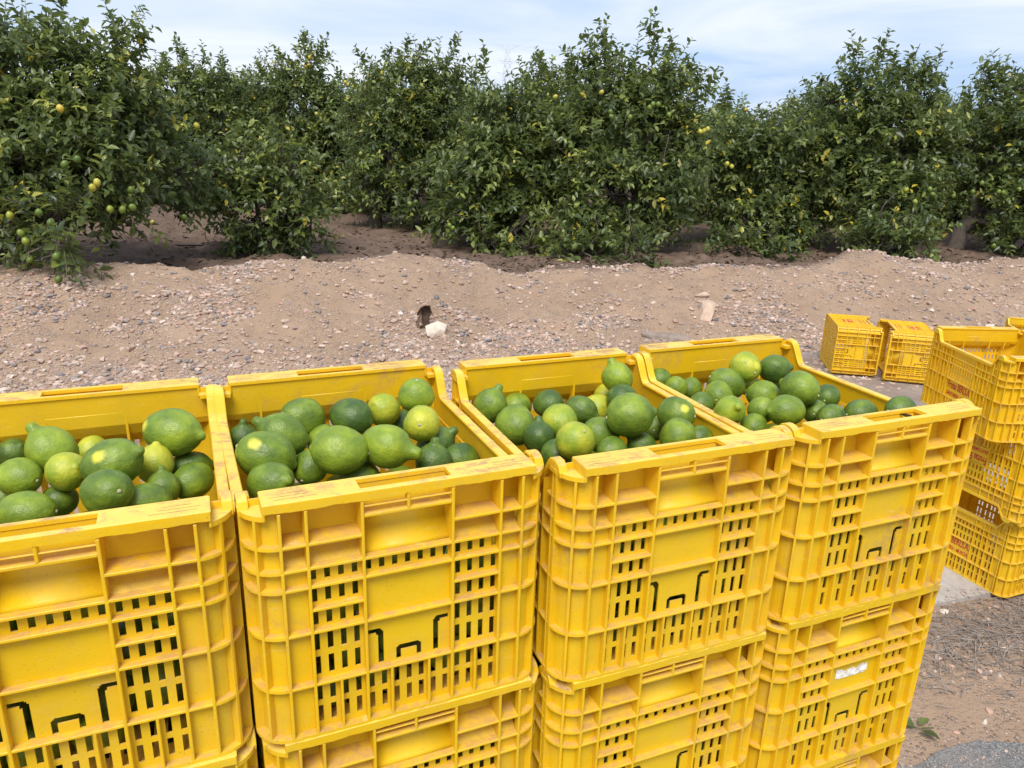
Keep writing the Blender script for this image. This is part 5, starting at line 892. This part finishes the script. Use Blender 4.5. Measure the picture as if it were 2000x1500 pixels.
def make_tree(name, label, base, blobs, leaders, fruits, dens, seed, nleaf, group, trunk_r=.075, lsize=.085, bushy=False, nfruit=0):
    rng = np.random.default_rng(seed)
    base = np.array(base); root = empty(name, tuple(base)); tag(root, label, 'tree', group)
    P, Dv, Nv, L, T, tw = foliage(blobs, leaders, dens, rng, lsize)
    P = P-base
    wid = rng.uniform(.44, .60, len(P))
    near = np.argsort(np.linalg.norm(P+base-CAMP, axis=1))
    single = near[:int(nleaf*2.2)]
    single = rng.permutation(single)[:nleaf] if nleaf else near[:0]
    keep = np.ones(len(P), bool); keep[single] = False
    V, F_, _ = leaf_arrays(P[keep], Dv[keep], Nv[keep], L[keep], wid[keep])
    me = mesh_np('foliage', V, F_, M_LEAF, True, [('tone', 'FACE', 'FLOAT', np.repeat(T[keep], len(LEAF_F)))])
    cr_ = link('crown', me, root); cr_['kind'] = 'stuff'
    if nleaf:
        _, _, (a, s, n_) = leaf_arrays(P[single], Dv[single], Nv[single], L[single], wid[single])
        for k, i in enumerate(single):
            o = link('leaf', ME_LEAF, root); mm = Matrix((Vector(s[k])*L[i]*wid[i]/.52, Vector(a[k])*L[i], Vector(n_[k])*L[i])).transposed().to_4x4(); mm.translation = P[i]
            o.matrix_local = mm; o['tone'] = float(T[i])
    # trunk and limbs
    cen = np.array([c for c, *_ in blobs])-base
    b = MB(); fork = Vector((cen[:, 0].mean()*.25, cen[:, 1].mean()*.25, .42 if not bushy else .14))
    limb(b, (0, 0, -.08), fork, trunk_r*1.25, trunk_r*.9, rng, 9); b.build('trunk', M_BARK, root, True)
    b = MB()
    for c in cen: limb(b, fork, c*np.array([.95, .95, 1]), trunk_r*.55, trunk_r*.16, rng)
    for c in cen:
        for _ in range(4):
            d = rng.normal(0, .22, 3); limb(b, c*.9+np.array([0, 0, .02]), c+d, trunk_r*.2, .004, rng, 4)
    for a, bq, wd in leaders: limb(b, cen[np.argmin(np.linalg.norm(cen-(np.array(a)-base), axis=1))], np.array(a)-base, .012, .008, rng, 5)
    b.build('limbs', M_BARK, root, True)
    b = MB()
    for pts in tw[::1]:
        q = [Vector(p-base) for p in (pts[0], pts[len(pts)//2], pts[-1])]
        v, f = tube_np(q, [.0042, .0034, .002], 3); b.add(v, f)
    t = b.build('twigs', M_TWIG, root); t['kind'] = 'stuff'
    fr = [(np.array(p)-base, tone, r) for p, tone, r in fruits]
    for _ in range(nfruit):
        i = near[int(rng.integers(0, max(1, len(near)//3)))]; fr.append((P[i]+np.array([0, 0, -.05]), float(rng.choice([.05, .15, .3, .3, .55, .8], p=[.3, .25, .2, .13, .08, .04])), .029))
    for p, tone, r in fr:
        o = link('lemon', ME_FRUIT, root); o.location = p; o.rotation_euler = (math.pi+rng.normal(0, .4), rng.normal(0, .4), rng.uniform(0, 6)); o.scale = (r, r, r*1.12); o['tone'] = float(tone)
    return root
for (nm, lab, base, blobs, leads, fruits, dens, seed, nleaf, grp, tr_, ls, bushy, nf) in TREES:
    make_tree(nm, lab, base, blobs, leads, fruits, dens, seed, nleaf, grp, tr_, ls, bushy, nf)
# rows further back: three builds, copied
ROWT = []
for s in range(3):
    rng = np.random.default_rng(90+s); bl_ = []
    for k in range(7):
        a = k/7*6.28+rng.uniform(-.3, .3); bl_.append(((math.cos(a)*.72*rng.uniform(.8, 1.15), math.sin(a)*.72, 1.05+rng.uniform(-.25, .35)), .62, .62, .62, 1))
    bl_ += [((0, 0, 1.75), .75, .75, .60, 1), ((.3, .2, 2.05), .45, .45, .40, .8), ((-.45, -.1, 1.95), .4, .4, .42, .8)]
    ld_ = [((rng.uniform(-.6, .6), rng.uniform(-.4, .4), 2.1), (rng.uniform(-.8, .8), rng.uniform(-.5, .5), 2.35+rng.uniform(0, .35)), 1) for _ in range(4)]
    ROWT.append(make_tree('lemon_tree', FARLABEL, (0, 0, 0), bl_, ld_, [], 95, 200+s, 0, 'lemon trees in the rows further back', .08, .092, False, 10))
index_kids()
used = set()
for i, (x, y, rz, sc_, v_, lab) in enumerate(FARTREES):
    o = ROWT[v_] if v_ not in used else copy_tree(ROWT[v_]); used.add(v_)
    o.location = (x, y, ORCH-.02); o.rotation_euler = (0, 0, rz); o.scale = (sc_, sc_, sc_*random.uniform(.95, 1.06)); o['label'] = lab

# ------------------------------------------------------------------ gravel, stones, litter
ico = bmesh.new(); bmesh.ops.create_icosphere(ico, subdivisions=1, radius=1); ICV = np.array([v.co[:] for v in ico.verts]); ICF = np.array([[v.index for v in f.verts] for f in ico.faces]); ico.free()
OCV = np.array([(1, 0, 0), (-1, 0, 0), (0, 1, 0), (0, -1, 0), (0, 0, 1), (0, 0, -1)], float); OCF = np.array([(0, 2, 4), (2, 1, 4), (1, 3, 4), (3, 0, 4), (2, 0, 5), (1, 2, 5), (3, 1, 5), (0, 3, 5)])
PCOL = np.array([(.58, .46, .39), (.66, .55, .47), (.46, .35, .28), (.50, .36, .29), (.30, .27, .26), (.20, .20, .22), (.72, .64, .57), (.55, .36, .28), (.40, .33, .29)])
PCOL = PCOL*np.array([.88, .84, .82])
PW = np.array([.2, .06, .26, .20, .10, .06, .025, .05, .10])
def pebbles(x, y, size, bv, bf, rng, sink=.25):
    n = len(x); z = surf(x, y)
    S = size[:, None]*np.stack([rng.uniform(.75, 1.35, n), rng.uniform(.65, 1.05, n), rng.uniform(.42, .8, n)], -1)
    jit = 1+rng.uniform(-.28, .28, (n, len(bv), 1)); V = bv[None]*jit*S[:, None, :]
    a = rng.uniform(0, 6.28, n); t1 = rng.normal(0, .35, n)
    ca, sa, ct, st = np.cos(a), np.sin(a), np.cos(t1), np.sin(t1)
    y1 = V[..., 1]*ct[:, None]-V[..., 2]*st[:, None]; z1 = V[..., 1]*st[:, None]+V[..., 2]*ct[:, None]
    V = np.stack([V[..., 0]*ca[:, None]-y1*sa[:, None]+x[:, None], V[..., 0]*sa[:, None]+y1*ca[:, None]+y[:, None], z1+(z+S[:, 2]*sink)[:, None]], -1)
    Fc = bf[None]+(np.arange(n)*len(bv))[:, None, None]
    col = PCOL[rng.choice(len(PCOL), n, p=PW/PW.sum())]*rng.uniform(.8, 1.15, (n, 1)); col = np.repeat(col, len(bv), 0)
    return V.reshape(-1, 3), Fc.reshape(-1, 3), np.c_[np.clip(col, 0, 1), np.ones(len(col))]
def scatter(n, smin, smax, pw, seed, bv, bf, region, sink=.25):
    rng = np.random.default_rng(seed); x0, x1, y0, y1 = region
    x = rng.uniform(x0, x1, n*3); s = rng.uniform(0, 1, n*3)
    y = rng.uniform(y0, y1, n*3)+.25*x
    dens = .16+1.3*sstep(.0, .42, vnoise(x, y, .8, 11)+vnoise(x, y, .25, 4)*.5)+.75*sstep(6.15, 5.5, y-.25*x)
    k = rng.uniform(0, 1.5, n*3) < dens; x, y = x[k][:n], y[k][:n]
    keep = ~((np.abs(x-HOLE[0]) < .05) & (np.abs(y-HOLE[1]) < .08)); x, y = x[keep], y[keep]
    size = smin+(smax-smin)*rng.uniform(0, 1, len(x))**pw
    return pebbles(x, y, size, bv, bf, rng, sink)
V, Fc, Cc = scatter(36000, .008, .029, 3.0, 31, ICV, ICF, (-5.6, 7.5, 4.4, 7.75))
V2, F2, C2 = scatter(52000, .0045, .0105, 2.0, 32, OCV, OCF, (-5.6, 7.5, 4.4, 7.75), .15)
me = mesh_np('gravel', np.r_[V, V2], np.r_[Fc, F2+len(V)], M_STONE, False, [('tint', 'POINT', 'FLOAT_COLOR', np.r_[Cc, C2])])
tag(link('gravel', me), 'loose pinkish grey gravel strewn over the earth bank', 'gravel', None, 'stuff')
# near ground on the right: finer stones, straw and twigs
rng = np.random.default_rng(5); n = 2600
x = rng.uniform(.95, 3.2, n); y = rng.uniform(1.62, 2.62, n)+.3*(x-1.6)*.9
k = rng.random(n) < .35+.65*sstep(-.1, .3, y-2.05-.28*(x-1.6)); x, y = x[k], y[k]
xe = rng.uniform(.95, 3.2, 900); ye = 2.24+.343*(xe-.95)+np.abs(rng.normal(0, .035, 900)); xa = rng.uniform(1.0, 1.9, 250); ya = 1.66+.22*(xa-1.05)-np.abs(rng.normal(0, .018, 250))
lift = np.r_[np.zeros(len(x)), np.full(1150, .0165)]
x = np.r_[x, xe, xa]; y = np.r_[y, ye, ya]; SZ_ = .0022+.0105*rng.random(len(x))**4.5; SZ_[-1150:] = .0010+.0036*rng.random(1150)**2
V, Fc, Cc = pebbles(x, y, SZ_, ICV, ICF, rng); V[:, 2] += np.repeat(np.maximum(0, lift-np.r_[np.zeros(len(lift)-1150), surf(x[-1150:], y[-1150:])]), len(ICV))
me = mesh_np('small_stones', V, Fc, M_STONE, False, [('tint', 'POINT', 'FLOAT_COLOR', Cc)])
tag(link('small_stones', me), 'small stones and grit on the bare earth in front of the right hand crate stack', 'grit', None, 'stuff')
b = MB()
for _ in range(2600):
    x = random.gauss(1.85, .42); y = 2.28+.30*(x-1.65)+random.gauss(0, .125)
    if y > 2.46+.33*(x-1.62): continue
    ln = random.uniform(.015, .06)*(1 if random.random() < .9 else 2.4); a = random.gauss(.35, .8); z = float(surf(np.array([x]), np.array([y]))[0])
    p0 = Vector((x, y, z+random.uniform(.001, .012))); d = Vector((math.cos(a), math.sin(a), random.gauss(0, .10)))*ln
    q = [p0-d*.5, p0+Vector((random.gauss(0, .08), random.gauss(0, .08), random.uniform(0, .08)))*ln, p0+d*.5]
    v, f = tube_np(q, [random.uniform(.0006, .0017)]*3, 4); b.add(v, f)
o = b.build('twig_litter', M_STRAW); tag(o, 'dry grey brown twigs and straw lying on the earth by the concrete edge', 'twigs', None, 'stuff')

def rock(name, label, pos, size, seed, mt, rz=0, tilt=(0, 0), facet=.32, cat='stone'):
    bm = bmesh.new(); rr_ = random.Random(seed*31)
    for k in range(15):
        v_ = Vector((rr_.gauss(0, 1), rr_.gauss(0, 1), rr_.gauss(0, 1))).normalized()*rr_.uniform(.82, 1.1)
        bm.verts.new((v_.x*size[0], v_.y*size[1], v_.z*size[2]))
    bmesh.ops.convex_hull(bm, input=bm.verts)
    bmesh.ops.bevel(bm, geom=[e_ for e_ in bm.edges], offset=min(size)*.10, segments=2, affect='EDGES', profile=.6)
    me_ = bpy.data.meshes.new(name); bm.to_mesh(me_); bm.free(); me_.materials.append(mt)
    o_ = link(name, me_); o_.location = pos; o_.rotation_euler = (tilt[0], tilt[1], rz); tag(o_, label, cat); return o_
for (lab, pos, size, seed, mt, rz, tilt) in STONES:
    rock('stone', lab, pos, size, seed, {'w': M_WHITEROCK, 't': M_TANROCK, 'g': M_GREYROCK}[mt], rz, tilt)

# fallen fruit in the orchard
for pos, tone, lab in FALLEN:
    o = link('lemon', ME_FRUIT); o.location = pos; o.rotation_euler = (1.4, .3, random.uniform(0, 6)); o.scale = (.031, .031, .034); o['tone'] = tone; tag(o, lab, 'lemon')
# drip hose behind the bank
v, f = tube_np(HOSE, .010, 7); b = MB(); b.add(v, f); o = b.build('drip_hose', M_HOSE, None, True); tag(o, 'thin black irrigation hose lying on the orchard soil behind the bank', 'hose')
# fallen leaves on the orchard floor
n = 9000; x = RNG.uniform(-8, 10, n); y = crest(x)+.35+RNG.exponential(2.6, n); k = (y < 17) & (vnoise(x, y, .6, 21)+RNG.normal(0, .25, n) > -.15); x, y = x[k], y[k]; n = len(x)
z = surf(x, y)+.006; a = RNG.uniform(0, 6.28, n)
V, Fc, _ = leaf_arrays(np.c_[x, y, z], np.c_[np.cos(a), np.sin(a), RNG.normal(0, .25, n)], np.c_[RNG.normal(0, .3, n), RNG.normal(0, .3, n), np.ones(n)], RNG.uniform(.035, .085, n), RNG.uniform(.35, .6, n))
o = link('leaf_litter', mesh_np('leaf_litter', V, Fc, M_DEAD)); tag(o, 'dead brown leaves scattered on the orchard soil under the trees', 'leaf litter', None, 'stuff')
# weeds under the trees
b = MB()
for cx, cy, rx, ry, n in GRASS:
    for _ in range(n):
        x = random.gauss(cx, rx); y = random.gauss(cy, ry); z = float(tz(np.array([x]), np.array([y]))[0]); h = random.uniform(.03, .09); a = random.uniform(0, 6.28); w_ = .006
        dx, dy = math.cos(a)*w_, math.sin(a)*w_; lx, ly = random.gauss(0, .03), random.gauss(0, .03)
        b.add([(x-dx, y-dy, z-.01), (x+dx, y+dy, z-.01), (x+lx, y+ly, z+h)], [(0, 1, 2)])
o = b.build('grass', M_GRASS); tag(o, 'low green weeds growing on the orchard floor between the trees', 'grass', None, 'stuff')
# sprig of citrus leaves lying by the stack
root = empty('leaf_sprig', SPRIG); tag(root, 'fallen sprig with three dark green leaves on the ground by the rightmost stack', 'leaves')
for dx, dy, a, ln, tl in ((-.01, .0, 2.4, .060, .25), (.0, -.010, -.9, .055, .12), (.006, .012, .45, .046, .45)):
    o = link('leaf', ME_LEAF, root); o.location = (dx, dy, .012); o.rotation_euler = (R(12), R(-10), a-math.pi/2); o.scale = (ln*1.15, ln, ln); o['tone'] = tl+.12
b = MB(); v, f = tube_np([(-.06, .02, .006), (0, 0, .010), (.05, .01, .006)], .0017, 5); b.add(v, f); b.build('twig', M_TWIG, root)
# dry leaf caught in the handle hole of the rightmost crate
p = crate_pt('4a', .036, .014, H-.012); o = link('dry_leaf', ME_LEAF.copy()); o.data.materials[0] = M_DEAD; o.location = p; o.scale = (.022, .026, .030); o.rotation_euler = (.5, .9, 1.2)
tag(o, 'small crumpled brown leaf caught in the hand hole of the rightmost front crate', 'leaf')

# ------------------------------------------------------------------ power line far away
TX, TY, TZT = PYLON
root = empty('transmission_tower', (TX, TY, 0)); tag(root, 'pale lattice power pylon far off, its top showing above the trees', 'pylon')
def bar(b, a, c, r):
    v, f = tube_np([a, c], r, 4); b.add(v, f)
Hh = TZT
def half(z): return 3.6*(1-z/Hh)+.75*(z/Hh)
for sx in (-1, 1):
    for sy in (-1, 1):
        b = MB(); bar(b, (sx*half(0), sy*half(0), 0), (sx*half(Hh), sy*half(Hh), Hh), .12); b.build('leg', M_STEEL, root)
b = MB(); zs_ = np.linspace(0, Hh, 15)
for z0, z1 in zip(zs_[:-1], zs_[1:]):
    h0, h1 = half(z0), half(z1)
    for (a0, a1) in (((-1, -1), (1, -1)), ((1, -1), (1, 1)), ((1, 1), (-1, 1)), ((-1, 1), (-1, -1))):
        bar(b, (a0[0]*h0, a0[1]*h0, z0), (a1[0]*h1, a1[1]*h1, z1), .08); bar(b, (a1[0]*h0, a1[1]*h0, z0), (a0[0]*h1, a0[1]*h1, z1), .08); bar(b, (a0[0]*h1, a0[1]*h1, z1), (a1[0]*h1, a1[1]*h1, z1), .08)
b.build('lattice', M_STEEL, root)
ARMS = [(Hh-.4, 5.2), (Hh-6.0, 3.6), (Hh-10.5, 4.6)]
for z, ln in ARMS:
    b = MB()
    for s in (-1, 1):
        for sy in (-1, 1): bar(b, (s*.7, sy*.7, z), (s*ln, 0, z+.5), .12); bar(b, (s*.7, sy*.7, z-1.3), (s*ln, 0, z+.5), .09)
        for t in (.3, .6): bar(b, (s*(.7+(ln-.7)*t), 0, z+.5*t), (s*(.7+(ln-.7)*t), 0, z-1.3+1.8*t), .06)
    b.build('cross_arm', M_STEEL, root)
for i, (z, ln) in enumerate(ARMS):
    a = Vector((TX+ln, TY, z)); c = Vector(WIRE_END)+Vector((0, 0, (z-Hh)*1.0)); pts = []
    for k in range(41):
        t = k/40; q = a.lerp(c, t); q.z -= 7.5*4*t*(1-t); pts.append(q)
    v, f = tube_np(pts, .055, 4); b = MB(); b.add(v, f); o = b.build('power_line', M_STEEL)
    tag(o, ['topmost thin power line crossing the sky on the right', 'middle one of the three thin power lines in the sky', 'lowest of the three thin power lines above the trees'][i], 'power line', 'power lines to the pylon')
